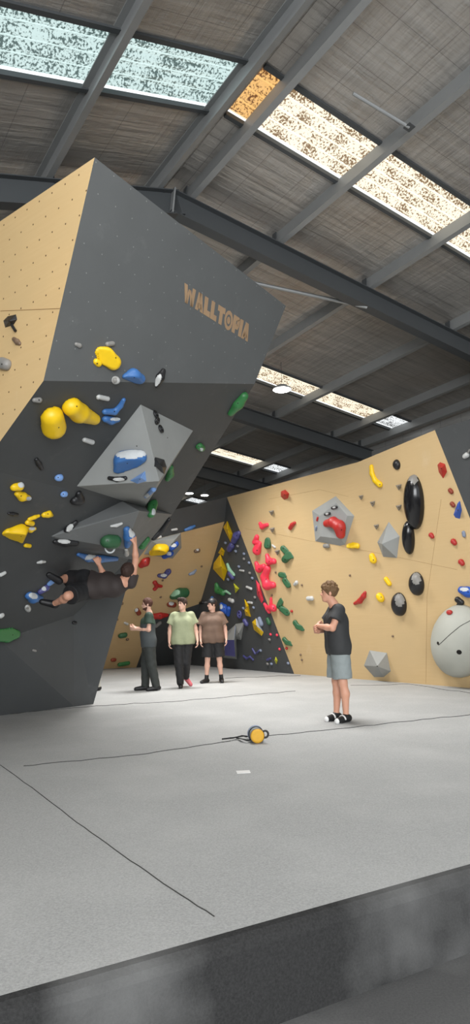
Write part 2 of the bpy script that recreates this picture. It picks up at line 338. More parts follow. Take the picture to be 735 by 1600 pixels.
wall_back = struct(mk('wall_back', BV[:9]+[BV[9], tE, Wb], [BF[0], BF[1], BF[2], [1, 2, 3, 10]], None, mats=['birch plywood back wall', 'charcoal wall paint'], fm=[0, 1, 1, 1], uv=True))
reg('W', BV, BF[:1]); reg('BAND', BV, BF[1:3])
X1 = onz(735, 655, Rt[2]); dX = X1-Rt; Xf = A_([X1[0], X1[1], 0]); XV = [Rt, Rf, Rf+dX*6, Rt+dX*6]
wall_end = struct(mk('wall_right_end', XV+[p+A_([.25, .1, 0]) for p in XV], [[0, 1, 2, 3], [4, 7, 6, 5], [0, 3, 7, 4], [3, 2, 6, 7]], 'charcoal wall paint', uv=True)); reg('X', XV, [[0, 1, 2, 3]])

# --- padded floor with its charcoal front edge, lower floor
e1, e2 = onz(735, 1350, 0), onz(360, 1455, 0); dE = unit(e1-e2); nE = A_([dE[1], -dE[0], 0])
fa, fb = e2-dE*9, e1+dE*12; prof = [(0, 0), (.03, -.006), (.055, -.025), (.07, -.055), (.075, -.36)]
FV = [fa, fb]+[]; FV = []
for q, z in prof: FV += [fa+nE*q+A_([0, 0, z]), fb+nE*q+A_([0, 0, z])]
k0 = len(FV); FV += [A_([14, 30, 0]), A_([-14, 30, 0])]
FF = [[0, 1, k0, k0+1]]+[[2*i+1, 2*i, 2*i+2, 2*i+3] for i in range(len(prof)-1)]
floor = struct(mk('floor', FV, FF, None, mats=['grey felt carpet', 'charcoal felt'], fm=[0, 1, 1, 1, 1]))
struct(mk('floor', [(-14, -6, -.36), (14, -6, -.36), (14, 30, -.36), (-14, 30, -.36)], [[0, 1, 2, 3]], 'concrete floor'))
reg('F', FV, FF[:1])
def jig(px, a=1.2):
    out = []
    for (u0, v0), (u1, v1) in zip(px[:-1], px[1:]):
        n = max(3, int(math.hypot(u1-u0, v1-v0)/14))
        for i in range(n): t = i/n; out.append((u0+(u1-u0)*t, v0+(v1-v0)*t+(random.uniform(-a, a) if i else 0)))
    return out+[px[-1]]
for px, wd in (([(0, 1195), (62, 1240), (120, 1285), (190, 1335), (270, 1390), (335, 1432)], .0032), ([(37, 1197), (140, 1187), (230, 1178), (360, 1158)], .006), ([(418, 1150), (500, 1142), (600, 1131), (735, 1117)], .006),
               ([(0, 1117.5), (70, 1110), (150, 1103), (240, 1098), (350, 1090), (462, 1080)], .006), ([(352, 1060), (420, 1057), (470, 1056)], .008), ([(548, 1071), (640, 1069), (735, 1083)], .006)):
    mb = MB(); mb.tube([onz(u, v, .001) for u, v in jig(px, .8)], wd, 5); mb.build('seam', 'seam dark', floor)

# --- roof: two foil-lined slopes meeting at a ridge
pD = unit((-348-367.5)*RIGHT+(800-1042)*UP+FPX*FWD); rD = (2040-367.5)*RIGHT+(800-1190)*UP+FPX*FWD; rD = unit(rD-(rD@pD)*pD); NRf = np.cross(rD, pD)
RP0 = A_([0, 0, 8.2]); RID = 4.15; RG = RP0+RID*rD
_l = unit(A_([-rD[0], -rD[1], 0])); _l = _l*math.cos(math.radians(16))-A_([0, 0, math.sin(math.radians(16))]); lD = unit(_l-(_l@pD)*pD); NLf = np.cross(pD, lD)
NRf = NRf if NRf[2] > 0 else -NRf; NLf = NLf if NLf[2] > 0 else -NLf
def RR(r, p, dz=0): return RG+(r-RID)*rD+p*pD+NRf*dz          # right slope
def LL(l, p, dz=0): return RG+l*lD+p*pD+NLf*dz                  # left slope
EAVE = 13.45; strips = [(5.33, 6.10), (11.10, 11.76), (15.97, 16.62), (20.95, 21.6)]; edges = [-8]+[x for s in strips for x in s]+[27]
RFV, RFF, UVs = [], [], []
def roof_quad(fn, a0, a1, p0, p1):
    n = 6
    for i in range(n):
        b = len(RFV); x0, x1 = a0+(a1-a0)*i/n, a0+(a1-a0)*(i+1)/n
        for a, p in ((x0, p0), (x1, p0), (x1, p1), (x0, p1)): RFV.append(fn(a, p)); UVs.append((a, p))
        RFF.append([b, b+1, b+2, b+3])
for i in range(0, len(edges), 2):
    roof_quad(RR, RID, EAVE, edges[i], edges[i+1])
    roof_quad(LL, 0, 12, edges[i], edges[i+1])
for (p0, p1) in strips:                                        # foil past the ends of the skylight sheets
    roof_quad(RR, RID, RID+.32, p0, p1) if p0 > 6 else None
    roof_quad(LL, 0, .18, p0, p1); roof_quad(LL, 6, 12, p0, p1); roof_quad(RR, 13.2, EAVE, p0, p1)
ceil_ = struct(mk('ceiling', RFV, RFF, 'foil roof insulation')); ul = ceil_.data.uv_layers.new(name='UVMap')
for lp in ceil_.data.loops: ul.data[lp.index].uv = UVs[lp.vertex_index]
wn = 0
def skylight(fn, a0, a1, p0, p1, mat):
    global wn; wn += 1; V, Fc, uv = [], [], []; n = 8
    for j in range(2*n+1):                                      # ribbed sheet
        p = p0+(p1-p0)*j/(2*n); dz = .035 if j % 4 in (0, 1) else .0
        for a in (a0, a1): V.append(fn(a, p, .03+dz)); uv.append((a, p))
    for j in range(2*n): Fc.append([2*j, 2*j+1, 2*j+3, 2*j+2])
    o = struct(mk(f'window_{wn}', V, Fc, mat)); l = o.data.uv_layers.new(name='UVMap')
    for lp in o.data.loops: l.data[lp.index].uv = uv[lp.vertex_index]
    mb = MB()                                                   # flashing bars along both long edges
    for p in (p0-.03, p1+.03): mb.prism([(-.03, -.03), (.03, -.03), (.03, .03), (-.03, .03)], fn(a0, p), fn(a1, p), pD, NRf if fn is RR else NLf)
    mb.build('window_flashing', 'dark grey steel', o)
skylight(RR, RID+.32, 13.2, *strips[0], 'warm leaf-strewn skylight'); skylight(RR, RID, RID+.32, *strips[0], 'amber skylight')
skylight(LL, .18, 6, *strips[0], 'cool leaf-strewn skylight')
for s_ in strips[1:]: skylight(RR, RID+.32, 12.3, *s_, 'warm leaf-strewn skylight'); skylight(RR, 12.3, 13.2, *s_, 'clean white skylight')

CH = [(-.012, 0), (-.012, -.2), (.075, -.2), (.075, -.175), (.065, -.175), (.065, -.19), (-.002, -.19), (-.002, -.01), (.075, -.01), (.075, 0)]
pur = [('RR', RID+.27, 'on the right of the ridge'), ('RR', 5.99, 'second down the right roof slope from the ridge'), ('RR', 7.88, 'third down the right roof slope from the ridge'), ('RR', 9.98, 'fourth down the right roof slope from the ridge'),
       ('RR', 11.91, 'fifth down the right roof slope, beside the white skylight ends'), ('RR', 12.9, 'at the eave above the right climbing wall'), ('LL', .27, 'on the left of the ridge'), ('LL', 1.86, 'second down the left roof slope behind the wall peak'), ('LL', 3.75, 'third down the left roof slope at the photo edge')]
for side, a, lab in pur:
    fn = RR if side == 'RR' else LL; n_ = NRf if fn is RR else NLf; X = rD if fn is RR else lD
    o = empty('roof_purlin', fn(a, 9, -.1), 'galvanised steel purlin '+lab, 'roof beam', 'galvanised roof purlins')
    mb = MB(); mb.prism(CH, fn(a, -7), fn(a, 26.5), X, n_); mb.build('channel', 'galvanised steel', o)
    for p in (7.5, 12.85, 17.3):
        mb = MB(); mb.box(fn(a, p, -.12)-X*.05, X*.005, pD*.05, n_*.1); mb.build('cleat', 'dark grey steel', o)
def ibeam(fn, n_, X, p, a0, a1, w=.085, h=.36, t=.014):
    mb = MB(); pr = [(-w, 0), (w, 0), (w, -t), (t/2, -t), (t/2, -h+t), (w, -h+t), (w, -h), (-w, -h), (-w, -h+t), (-t/2, -h+t), (-t/2, -t), (-w, -t)]
    return mb.prism(pr, fn(a0, p, -.2), fn(a1, p, -.2), pD, n_)
for p, lab in ((7.5, 'passing just behind the top corner of the overhanging wall'), (12.85, 'second from the camera, past the round lamp'), (17.3, 'farthest, low behind the right wall top')):
    o = empty('roof_rafter', RR(9, p, -.38), 'dark grey steel rafter '+lab, 'roof beam', 'dark steel rafters')
    mb = ibeam(RR, NRf, rD, p, RID, 13.3); mb.build('girder', 'dark grey steel', o)
    mb = ibeam(LL, NLf, lD, p, 0, 11.5); mb.build('girder', 'dark grey steel', o)
    mb = MB(); mb.box(RR(RID+.02, p, -.38), rD*.012, pD*.09, NRf*.2); mb.build('end_plate', 'galvanised steel', o)
Pr_ = RP0-A_([0, 0, .56])
def strut(pts, lab, r=.03):
    o = empty('brace_strut', pts[0], lab, 'brace', None)
    mb = MB(); mb.tube(pts, r, 10); mb.build('tube', 'galvanised steel', o)
    mb = MB(); mb.box(pts[0], rD*.05, pD*.05, NRf*.006); mb.build('lug', 'dark grey steel', o)
strut([onp(574, 480, Pr_, NRf), onp(374, 437, RP0-A_([0, 0, .3]), NRf)], 'thin grey brace tube running from the near rafter behind the wall corner')
strut([onp(640, 199, RP0-A_([0, 0, .3]), NRf), onp(552, 146, RP0-A_([0, 0, .12]), NRf)], 'short grey bridging bar meeting a purlin above the big skylight', .02)
# outer building shell
def vwall(name, a, b, mat, top=9): 
    a, b = A_(a), A_(b); return struct(mk(name, [(a[0], a[1], -.4), (b[0], b[1], -.4), (b[0], b[1], b[2]), (a[0], a[1], a[2])], [[0, 1, 2, 3]], mat, uv=True))
vwall('wall_outer_right', RR(EAVE, -7), RR(EAVE, 26.8), 'crumpled foil'); vwall('wall_outer_back', LL(0, 26.5), RR(EAVE, 26.5), 'foil roof insulation'); vwall('wall_outer_back', LL(11.5, 26.5), LL(0, 26.5), 'foil roof insulation'); vwall('wall_outer_left', LL(11.8, 0), LL(11.8, 26.8), 'foil roof insulation')

# --- lamps
def lamp(P, r, lab):
    o = empty('high_bay_lamp', P, lab, 'lamp', 'round ceiling lamps'); mb = MB(); mb.lathe(P, (0, 0, 1), [(0, r*1.04), (.03, r*1.04), (.045, r*.8), (.09, r*.6), (.11, r*.3)], 28); mb.build('housing', 'galvanised steel', o)
    mb = MB(); mb.lathe(P-A_([0, 0, .012]), (0, 0, 1), [(0, r*.9), (.012, r)], 28); mb.build('diffuser', 'lamp glow', o)
    mb = MB(); mb.tube([P+A_([0, 0, .15]), P+A_([0, 0, .8])], .004, 6); mb.build('hanging_cable', 'dark grey steel', o)
lamp(onY(441, 609, 13.6), .19, 'round glowing high bay lamp hanging in front of the leaf-strewn skylight')
lamp(onY(296, 771, 21.5), .13, 'small distant lamp low beside the overhanging wall edge')
lamp(onY(320, 774, 21.0), .12, 'small distant lamp between the purlin and the dark back wall')

# --- lettering on the upper wall face
LET = {'W': (1.35, [[(0, 1), (.36, 1), (.50, 0), (.20, 0)], [(.20, 0), (.50, 0), (.72, .82), (.55, .82)], [(.85, 0), (1.15, 0), (.80, .82), (.63, .82)], [(.99, 1), (1.35, 1), (1.15, 0), (.85, 0)]]),
       'A': (1.0, [[(0, 0), (.36, 0), (.62, 1), (.30, 1)], [(.64, 0), (1, 0), (.70, 1), (.38, 1)], [(.2, .14), (.8, .14), (.74, .42), (.26, .42)]]),
       'L': (.80, [[(0, 0), (.42, 0), (.42, 1), (0, 1)], [(.42, 0), (.80, 0), (.80, .32), (.42, .32)]]),
       'T': (.95, [[(0, .68), (.95, .68), (.95, 1), (0, 1)], [(.27, 0), (.68, 0), (.68, .68), (.27, .68)]]),
       'P': (.9, [[(0, 0), (.42, 0), (.42, 1), (0, 1)], [(.42, .76), (.7, .76), (.9, .9), (.74, 1), (.42, 1)], [(.56, .5), (.9, .5), (.9, .9), (.56, .85)], [(.42, .28), (.74, .28), (.9, .5), (.7, .56), (.42, .56)]]),
       'I': (.42, [[(0, 0), (.42, 0), (.42, 1), (0, 1)]])}
def ringpoly(cx, cy, r0, r1, n=12):
    out = []
    for i in range(n):
        a, b = 2*math.pi*i/n, 2*math.pi*(i+1)/n
        out.append([(cx+r0*math.cos(a), cy+r0*math.sin(a)), (cx+r1*math.cos(a), cy+r1*math.sin(a)), (cx+r1*math.cos(b), cy+r1*math.sin(b)), (cx+r0*math.cos(b), cy+r0*math.sin(b))])
    return out
LET['O'] = (1.05, ringpoly(.52, .5, .34, .56)+ringpoly(.52, .5, .02, .22, 8))
x = 0; polys = []
for ch in 'WALLTOPIA':
    wd, ps = LET[ch]; polys += [[(px+x, py) for px, py in p] for p in ps]; x += wd+.07
c00, c10, c11, c01 = [hit('UP', *q)[0] for q in ((286.5, 471), (387, 534), (392, 508), (288.5, 442))]; nU = hit('UP', 300, 450)[1]; mb = MB()
for p in polys:
    pts = []
    for a, b in p:
        s, t = a/(x-.07), b; pts.append((c00*(1-s)+c10*s)*(1-t)+(c01*(1-s)+c11*s)*t)
    m = len(pts); mb.add([q+nU*.003 for q in pts]+[q-nU*.001 for q in pts], [list(range(m))]+[[i, (i+1) % m, (i+1) % m+m, i+m] for i in range(m)])
mb.build('lettering', 'logo bare wood', wall_left)

# ------------------------------------------------------------------ climbing holds
def bvh_of(o):
    dg = [o.matrix_basis @ v.co for v in o.data.vertices]; return BVHTree.FromPolygons(dg, [list(p.vertices) for p in o.data.polygons])
def front(o, u, v):
    d = Vector(ray(u, v)); h = bvh_of(o).ray_cast(Vector(EYE), d.normalized()); return (A_(h[0]), A_(h[1])) if h[0] is not None else None
def add_bolt(o, u, v, r=.011):
    h = front(o, u, v)
    if h is None: return
    P, n = h; n = n if n@(EYE-P) > 0 else -n; mb = MB(); mb.lathe(P-n*.004, n, [(0, r), (.006, r), (.007, r*.6)], 10); mb.build('bolt', 'bolt steel', o)
def patch(o, u, v, ru, rv, mat='chalk', name='chalk_patch', ang=0, label='chalk-whitened patch'):
    """the part of the hold's surface that shows inside an ellipse, lifted by a film's thickness"""
    me = o.data; V = A_([x.co for x in me.vertices])+A_(o.location); uv = proj(V); c, s = math.cos(math.radians(ang)), math.sin(math.radians(ang)); keep = []
    for p in me.polygons:
        q = uv[list(p.vertices)].mean(0)-(u, v); a, b = q[0]*c+q[1]*s, -q[0]*s+q[1]*c; ctr = V[list(p.vertices)].mean(0)
        if (a/ru)**2+(b/rv)**2 < 1 and A_(p.normal)@(EYE-ctr) > 0: keep.append(p)
    if not keep: return
    ids = sorted({i for p in keep for i in p.vertices}); mp = {i: k for k, i in enumerate(ids)}
    W = [V[i]+A_(me.vertices[i].normal)*.0035 for i in ids]
    if len(keep) < 1: return
    q = mk(name, W, [[mp[i] for i in p.vertices] for p in keep], mat, o, True)
    if label: q['label'] = label
    return q
def pxm(P): return ((A_(P)-EYE)@FWD)/FPX           # metres per photo pixel at P
def blob(key, mat, pts, label, group=None, bolt=None, cuts=(), off=.3, name='climbing_hold', chalk=None, k=.6, smooth=True):
    pr, c0, n0 = [], None, None; S = []
    for u, v, r in pts:
        P, n = hit(key, u, v); m = pxm(P); rr = r*m; q = onp(u, v, P+n*rr*off, n); S.append((q, rr)); c0 = P if c0 is None else c0; n0 = n if n0 is None else n0
    c0 = np.mean([s[0] for s in S], 0); n0 = hit(key, np.mean([p[0] for p in pts]), np.mean([p[1] for p in pts]))[1]
    base = onp(*proj(c0), hit(key, *proj(c0))[0], n0); rm = max(s[1] for s in S)
    if len(S) == 1: S.append((S[0][0]+n0*.001, S[0][1]))
    for (a, ra), (b, rb) in zip(S[:-1], S[1:]): pr.append(rc(a, b, ra, rb, max(.004, min(ra, rb)*k)))
    ext = np.ptp([s[0] for s in S], 0).max()+2*rm; h = max(min(s[1] for s in S)/4, ext/56)
    cl = [(base-n0*.004, -n0)]; X = unit(np.cross(n0, [0, 0, 1.]) if abs(n0[2]) < .95 else [1., 0, 0])
    X = X if X@RIGHT > 0 else -X; Y = np.cross(n0, X); Y = Y if Y@UP > 0 else -Y
    for du, dv, ang, df in cuts:
        g = unit(X*du-Y*dv); a = math.radians(ang); nn = n0*math.cos(a)+g*math.sin(a); cl.append((c0+nn*rm*df, nn))
    V, Fc = sdf(pr, h, cl); o = mk(name, V, Fc, mat, None, smooth, origin=base); tag(o, label, 'climbing hold', group)
    if not bolt and max(p[2] for p in pts) >= 5 and name == 'climbing_hold': bolt = max(pts, key=lambda p: p[2])[:2]
    if bolt: add_bolt(o, bolt[0], bolt[1], max(.007, .9*pxm(base)))
    if chalk:
        for ch in (chalk if isinstance(chalk, list) else [chalk]): patch(o, *ch)
    return o
def hull(key, mat, base, apex, label, group=None, bolts=(), name='hold_volume', cat='wall volume', chalk=None, register=None, plane=None):
    n = plane[1] if plane else hit(key, np.mean([b[0] for b in base]), np.mean([b[1] for b in base]))[1]; P0 = plane[0] if plane else hit(key, np.mean([b[0] for b in base]), np.mean([b[1] for b in base]))[0]
    pts = [onp(u, v, P0, n) for u, v in base]; pts = pts+[p-n*.03 for p in pts]+[onp(u, v, P0+n*h, n) for u, v, h in apex]
    bm = bmesh.new(); vs = [bm.verts.new(p) for p in pts]; r = bmesh.ops.convex_hull(bm, input=vs)
    bmesh.ops.delete(bm, geom=[g for g in r['geom_interior'] if isinstance(g, bmesh.types.BMVert)], context='VERTS')
    bmesh.ops.dissolve_limit(bm, angle_limit=.02, verts=bm.verts, edges=bm.edges); bmesh.ops.recalc_face_normals(bm, faces=bm.faces); bm.verts.index_update()
    V = [A_(v.co) for v in bm.verts]; Fc = [[v.index for v in f.verts] for f in bm.faces]; bm.free()
    o = mk(name, V, Fc, mat, origin=P0); tag(o, label, cat, group); bv = o.modifiers.new('Bevel', 'BEVEL'); bv.width = min(.006, pxm(P0)*.6); bv.segments = 2
    if not bolts and apex: bolts = [tuple(np.mean([a[:2] for a in apex], 0))]
    for b in bolts: add_bolt(o, b[0], b[1], max(.007, .9*pxm(P0)))
    if chalk: patch(o, *chalk)
    if register: reg(register, V, Fc)
    return o
def dome(key, mat, u, v, ru, rv, rot, h, label, group=None, name='climbing_hold', cat='climbing hold', bolt=None, smooth=True, chalk=None):
    P, n = hit(key, u, v); c, s = math.cos(math.radians(rot)), math.sin(math.radians(rot)); nr, ns = 10, 28; V = []
    for i in range(nr+1):
        t = i/nr*math.pi/2; rr, z = math.cos(t), math.sin(t)
        for j in range(ns):
            a = 2*math.pi*j/ns; x, y = ru*rr*math.cos(a), rv*rr*math.sin(a); V.append(onp(u+x*c-y*s, v+x*s+y*c, P, n)+n*h*z)
    Fc = [[i*ns+j, i*ns+(j+1) % ns, (i+1)*ns+(j+1) % ns, (i+1)*ns+j] for i in range(nr) for j in range(ns)]+[list(range(ns))[::-1]]
    o = fix_normals(mk(name, V, Fc, mat, None, smooth, origin=P)); tag(o, label, cat, group)
    if bolt: add_bolt(o, *bolt, max(.008, 1.2*pxm(P)))
    if chalk: patch(o, *chalk)
    return o
def ring(key, mat, rings, label, group=None):
    P, n = hit(key, rings[0][0], rings[0][1]); m = pxm(P); mb = MB()
    for u, v, r, t, tilt in rings:
        c = onp(u, v, P+n*t*m*1.2, n); X = unit(np.cross(n, [0, 0, 1.])); Y = np.cross(n, X); Y = unit(Y*math.cos(tilt)+n*math.sin(tilt)*.6)
        mb.tube([c+r*m*(math.cos(a)*X+math.sin(a)*Y) for a in np.linspace(0, 2*math.pi, 20)[:-1]], t*m, 8, closed=True)
        mb.lathe(c-n*t*m*1.6, n, [(0, t*m*.9), (t*m*2.4, t*m*.8)], 8)
    o = mb.build('climbing_hold', mat, None, True); return tag(o, label, 'climbing hold', group)

GY = 'yellow holds of the overhang'; GB = 'blue holds of the overhang'; GX = 'small holds of the overhang'
# -- grey volumes on the overhang
hull('LW', 'grey volume paint', [(220, 632), (302, 673), (226, 793), (120, 760)], [(249, 752, .62)], 'big grey pyramid volume under the crease of the overhanging wall', 'grey volumes of the overhang', register='LW', bolts=[(214, 697), (262, 684)])
hull('LW', 'dark grey volume paint', [(191, 784), (269, 804), (214, 876), (110, 856), (80, 838)], [(195, 858, .35), (218, 798, .30)], 'dark grey faceted volume the climber is reaching, below the pyramid volume', 'grey volumes of the overhang', register='LW')
# -- upper face
blob('LW', 'yellow', [(157, 552, 10), (165, 556, 12.5), (177, 566, 12.5)], 'big yellow bean-shaped hold, highest on the charcoal overhang', GY, (181, 559), [(-.6, .6, 32, .5)])
blob('LW', 'yellow', [(150, 565, 5), (154, 568, 5.5)], 'small yellow hold tucked under the highest yellow bean', GY, (152, 568), off=.2)
blob('LW', 'blue', [(198, 591, 8.5), (208, 588, 11.5), (219, 592, 8.5)], 'half-moon blue hold with flat lower edge beside the white disc', GB, (210, 590), [(0, 1, 62, .45)])
o = dome('LW', 'white', 180, 594, 5.6, 6.6, 0, .05, 'round white disc hold beside the half-moon blue hold', GX); patch(o, 180, 594, 3.2, 4, 'grey', 'centre_plate', 0, 'grey centre')
o = blob('LW', 'black', [(255, 580, 4.5), (250, 590, 7), (243, 604, 4.5)], 'black and white dual-texture pinch right of the blue half-moon', GX); patch(o, 247, 594, 4, 10, 'white', 'smooth_face', 25, 'glossy white face')
blob('LW', 'grey', [(119, 538, 3), (124, 540, 4)], 'faint grey foothold alone near the plywood edge', GX)
blob('LW', 'grey', [(168, 538, 4), (176, 537, 4)], 'grey foothold half hidden above the highest yellow bean', GX)
blob('LW', 'grey', [(54, 625, 4), (61, 625, 5)], 'grey round foothold near the plywood corner of the overhang', GX)
blob('LW', 'green', [(381, 619, 7.5), (372, 631, 9), (361, 645, 5.5)], 'pale green slug-like hold on the far edge of the overhang', 'green holds of the overhang', (372, 630))
o = blob('LW', 'green', [(311, 697, 6), (315, 700, 6)], 'small green knob hold right of the grey pyramid volume', 'green holds of the overhang', chalk=(315, 702, 2.5, 2.5))
# -- roof face
blob('LW', 'yellow', [(81, 650, 18), (84, 667, 19.5)], 'big rounded yellow hold nearest the plywood corner', GY, (92, 668))
blob('LW', 'yellow', [(112, 635, 15.5), (124, 645, 15), (148, 655, 9)], 'big yellow drop-shaped hold with a tail toward the blue crescent', GY, (120, 635))
blob('LW', 'white', [(154, 620, 4), (168, 623, 4)], 'small white pinch hold above the yellow tail', GX, chalk=(152, 628, 3, 6))
blob('LW', 'blue', [(164, 643, 5), (179, 643, 5.5), (188, 634, 4.5), (193, 625, 3.8)], 'blue crescent hold between yellow tail and grey pyramid', GB)
o = blob('LW', 'blue', [(165, 654, 6), (174, 657, 6.5), (184, 656, 4)], 'blue lip hold directly under the blue crescent', GB, chalk=(180, 655, 8, 2.5))
blob('LW', 'white', [(132, 687, 4), (144, 691, 4.2)], 'small white pinch hold below the yellow drop', GX)
blob('LW', 'black', [(57, 718, 3.4), (61, 725, 4.5), (65, 732, 3.4)], 'black slanted crimp left of the small blue balls', GX)
blob('LW', 'lightblue', [(91, 746, 6.2), (93, 746, 6.2)], 'upper of two small blue ball holds left of the pyramid tip', GB)
blob('LW', 'lightblue', [(99, 772, 5.2), (101, 772, 5.2)], 'lower of two small blue ball holds left of the pyramid tip', GB)
blob('LW', 'black', [(116, 782, 7), (124, 781, 8), (123, 771, 5)], 'black knobbly hold just under the pyramid left tip', GX)
# -- on the pyramid
ring('LW', 'black', [(244, 647, 5.2, 1.7, .5), (246, 658, 4.6, 1.7, -.6), (252, 670, 5.4, 1.7, .5)], 'black chain-like screw-on hold of three rings near the pyramid ridge', GX)
o = blob('LW', 'blue', [(186, 734, 9), (194, 721, 15), (206, 718, 14), (219, 714, 11)], 'big chalked blue hold in the middle of the grey pyramid volume', GB, (199, 724), [(.2, 1, 42, .5)]); patch(o, 205, 710, 24, 6.5, ang=-3)
o = blob('LW', 'black', [(171, 747, 3.2), (183, 749, 4), (196, 747, 3.4)], 'thin black crimp under the big chalked blue hold', GX); patch(o, 186, 749, 9, 2.6, 'white', 'smooth_face', 0, 'glossy white face')
hull('LW', 'lightblue', [(203, 751), (227, 736), (229, 752), (215, 756)], [(220, 746, .12)], 'pale blue wedge hold under the big chalked blue hold', GB, [(219, 749)], 'climbing_hold', 'climbing hold')
hull('LW', 'black', [(243, 714), (257, 718), (261, 730), (257, 741), (244, 729)], [(249, 725, .10), (254, 730, .1)], 'black angular hold on the right facet of the pyramid', GX, [(252, 727)], 'climbing_hold', 'climbing hold')
blob('LW', 'green', [(267, 730, 4.5), (266, 741, 6), (262, 748, 4.5)], 'green hold peeking out behind the pyramid edge', 'green holds of the overhang')
blob('LW', 'lightblue', [(252, 754, 3.6), (240, 764, 4.5), (228, 776, 3.4)], 'long pale blue rail hold on the lower pyramid edge', GB, chalk=(230, 774, 5, 3))
o = blob('LW', 'green', [(239, 787, 8), (236, 803, 6.5)], 'green bottle-shaped hold below the pyramid tip', 'green holds of the overhang', (240, 789)); patch(o, 240, 800, 3, 5)
# -- lower face
o = blob('LW', 'yellow', [(22, 761, 6.5), (30, 760, 7.5)], 'upper chalky half of the yellow two-piece hold on the lower overhang', GY); patch(o, 33, 758, 5, 4)
o = blob('LW', 'yellow', [(27, 771, 5), (35, 776, 7.5), (45, 778, 4)], 'lower tailed half of the yellow two-piece hold', GY, (33, 775)); patch(o, 45, 779, 4, 3)
blob('LW', 'black', [(14, 802, 2.5), (20, 803, 3.3), (27, 804, 2.5)], 'small black crimp left of the yellow cluster', GX)
blob('LW', 'yellow', [(69, 804, 5), (75, 803, 6), (80, 805, 3.5)], 'small yellow wedge hold topmost of the yellow cluster', GY, off=.2)
blob('LW', 'yellow', [(46, 811, 3.5), (54, 808, 3.5), (60, 806, 2.8)], 'slim yellow edge hold in the yellow cluster', GY)
blob('LW', 'yellow', [(43, 816, 4.5), (50, 818, 4.5)], 'yellow nugget hold just under the slim yellow edge', GY)
o = blob('LW', 'yellow', [(41, 825, 3.5), (48, 828, 4.5), (54, 826, 3)], 'yellow chalk-smeared nugget hold touching the large yellow hold', GY); patch(o, 50, 826, 5, 2.4)
blob('LW', 'yellow', [(12, 833, 9), (28, 833, 15), (40, 838, 12), (50, 841, 6)], 'largest yellow hold of the lower overhang, left of the climber', GY, (33, 838), [(1, -.5, 38, .5), (-.3, 1, 34, .55)])
blob('LW', 'yellow', [(40, 852, 3.5), (46, 853, 3.5)], 'small yellow stub under the largest lower yellow hold', GY)
for pts, pc, lab in (([(118, 816, 4), (110, 823, 5.5), (104, 829, 4.5)], (109, 825, 4, 7, 40), 'black and white slanted crimp above the long dark crimp'), ([(86, 846, 4), (102, 847, 6.5), (118, 848, 5.5)], (100, 846, 10, 3.2, 5), 'long black and white dual-texture crimp above the climber')):
    o = blob('LW', 'black', pts, lab, GX); patch(o, *pc[:4], 'white', 'smooth_face', pc[4], 'glossy white face')
blob('LW', 'white', [(174, 822, 2), (182, 821, 3), (190, 818, 2.2)], 'thin white edge hold on the dark volume above the green cup', GX)
o = blob('LW', 'darkgreen', [(168, 845, 12), (178, 846, 12)], 'green cup hold with chalk-white rim above the climber head', 'green holds of the overhang'); P_, n_ = hit('LW', 172, 856)
mb = MB(); m_ = pxm(P_); c_ = A_(onY(172, 856, P_[1]))+unit(EYE-P_)*.12; X_ = RIGHT; Y_ = UP; mb.tube([c_+7.2*m_*(math.cos(a)*X_+1.05*math.sin(a)*Y_) for a in np.linspace(0, 2*math.pi, 22)[:-1]], 1.5*m_, 8, closed=True); mb.build('rim', 'chalk', o, True)['label'] = 'chalk-white rim'
o = blob('LW', 'blue', [(198, 827, 5.5), (202, 838, 9), (199, 852, 5)], 'blue hold in the climber right hand on the dark volume', GB); patch(o, 206, 832, 5, 8)
blob('LW', 'white', [(197, 858, 3), (198, 866, 4)], 'small white stub just below the gripped blue hold', GX)
o = blob('LW', 'blue', [(122, 866, 3.5), (138, 872, 6), (158, 873, 6.5), (182, 873, 4)], 'long blue rail hold in the climber left hand', GB); patch(o, 141, 870, 9, 4, ang=-20)
blob('LW', 'white', [(59, 879, 2), (64, 878, 2.8), (70, 878, 2)], 'thin white crimp above the climber shoes', GX)
blob('LW', 'white', [(1, 898, 3.5), (7, 895, 3)], 'white crimp cut by the photo edge above the green block', GX)
blob('LW', 'white', [(1, 962, 4.5), (3, 961, 4)], 'white knob cut by the photo edge above the green block', GX)
o = blob('LW', 'blue', [(45, 930, 6.5), (52, 934, 8.5), (63, 935, 5)], 'blue foothold under the climber lower shoe', GB); patch(o, 52, 931, 7, 4.5, ang=20)
o = dome('LW', 'white', 43, 950, 4.6, 5.4, 20, .05, 'round white disc hold under the blue foothold', GX); patch(o, 43, 950, 2, 2.5, 'grey', 'centre_plate', 0, 'grey centre')
o = blob('LW', 'purple', [(63, 924, 5), (72, 918, 6)], 'purple-blue foothold between the two climber shoes', GB); patch(o, 69, 920, 3.4, 3.4)
blob('LW', 'lightblue', [(77, 912, 4), (84, 906, 5)], 'pale blue foothold under the climber upper shoe', GB)
blob('LW', 'green', [(-4, 992, 11), (12, 991, 12), (24, 991, 8)], 'big green block hold low on the overhang at the photo edge', 'green holds of the overhang', (20, 992), [(0, -1, 40, .5)])
blob('LW', 'black', [(115, 973, 2.6), (118, 973, 2.6)], 'tiny black screw-on low on the kicker under the climber', GX)
blob('LW', 'grey', [(52, 1016, 2), (55, 1017, 2.4)], 'tiny grey screw-on lowest on the kicker', GX)
blob('LW', 'black', [(264, 812, 4), (252, 828, 6), (240, 841, 4)], 'long black bar along the edge of the dark volume', GX)  # raised black bar following the volume's edge
blob('LW', 'green', [(230, 843, 5), (222, 853, 6)], 'green hold on the wall edge beside the climber raised arm', 'green holds of the overhang')
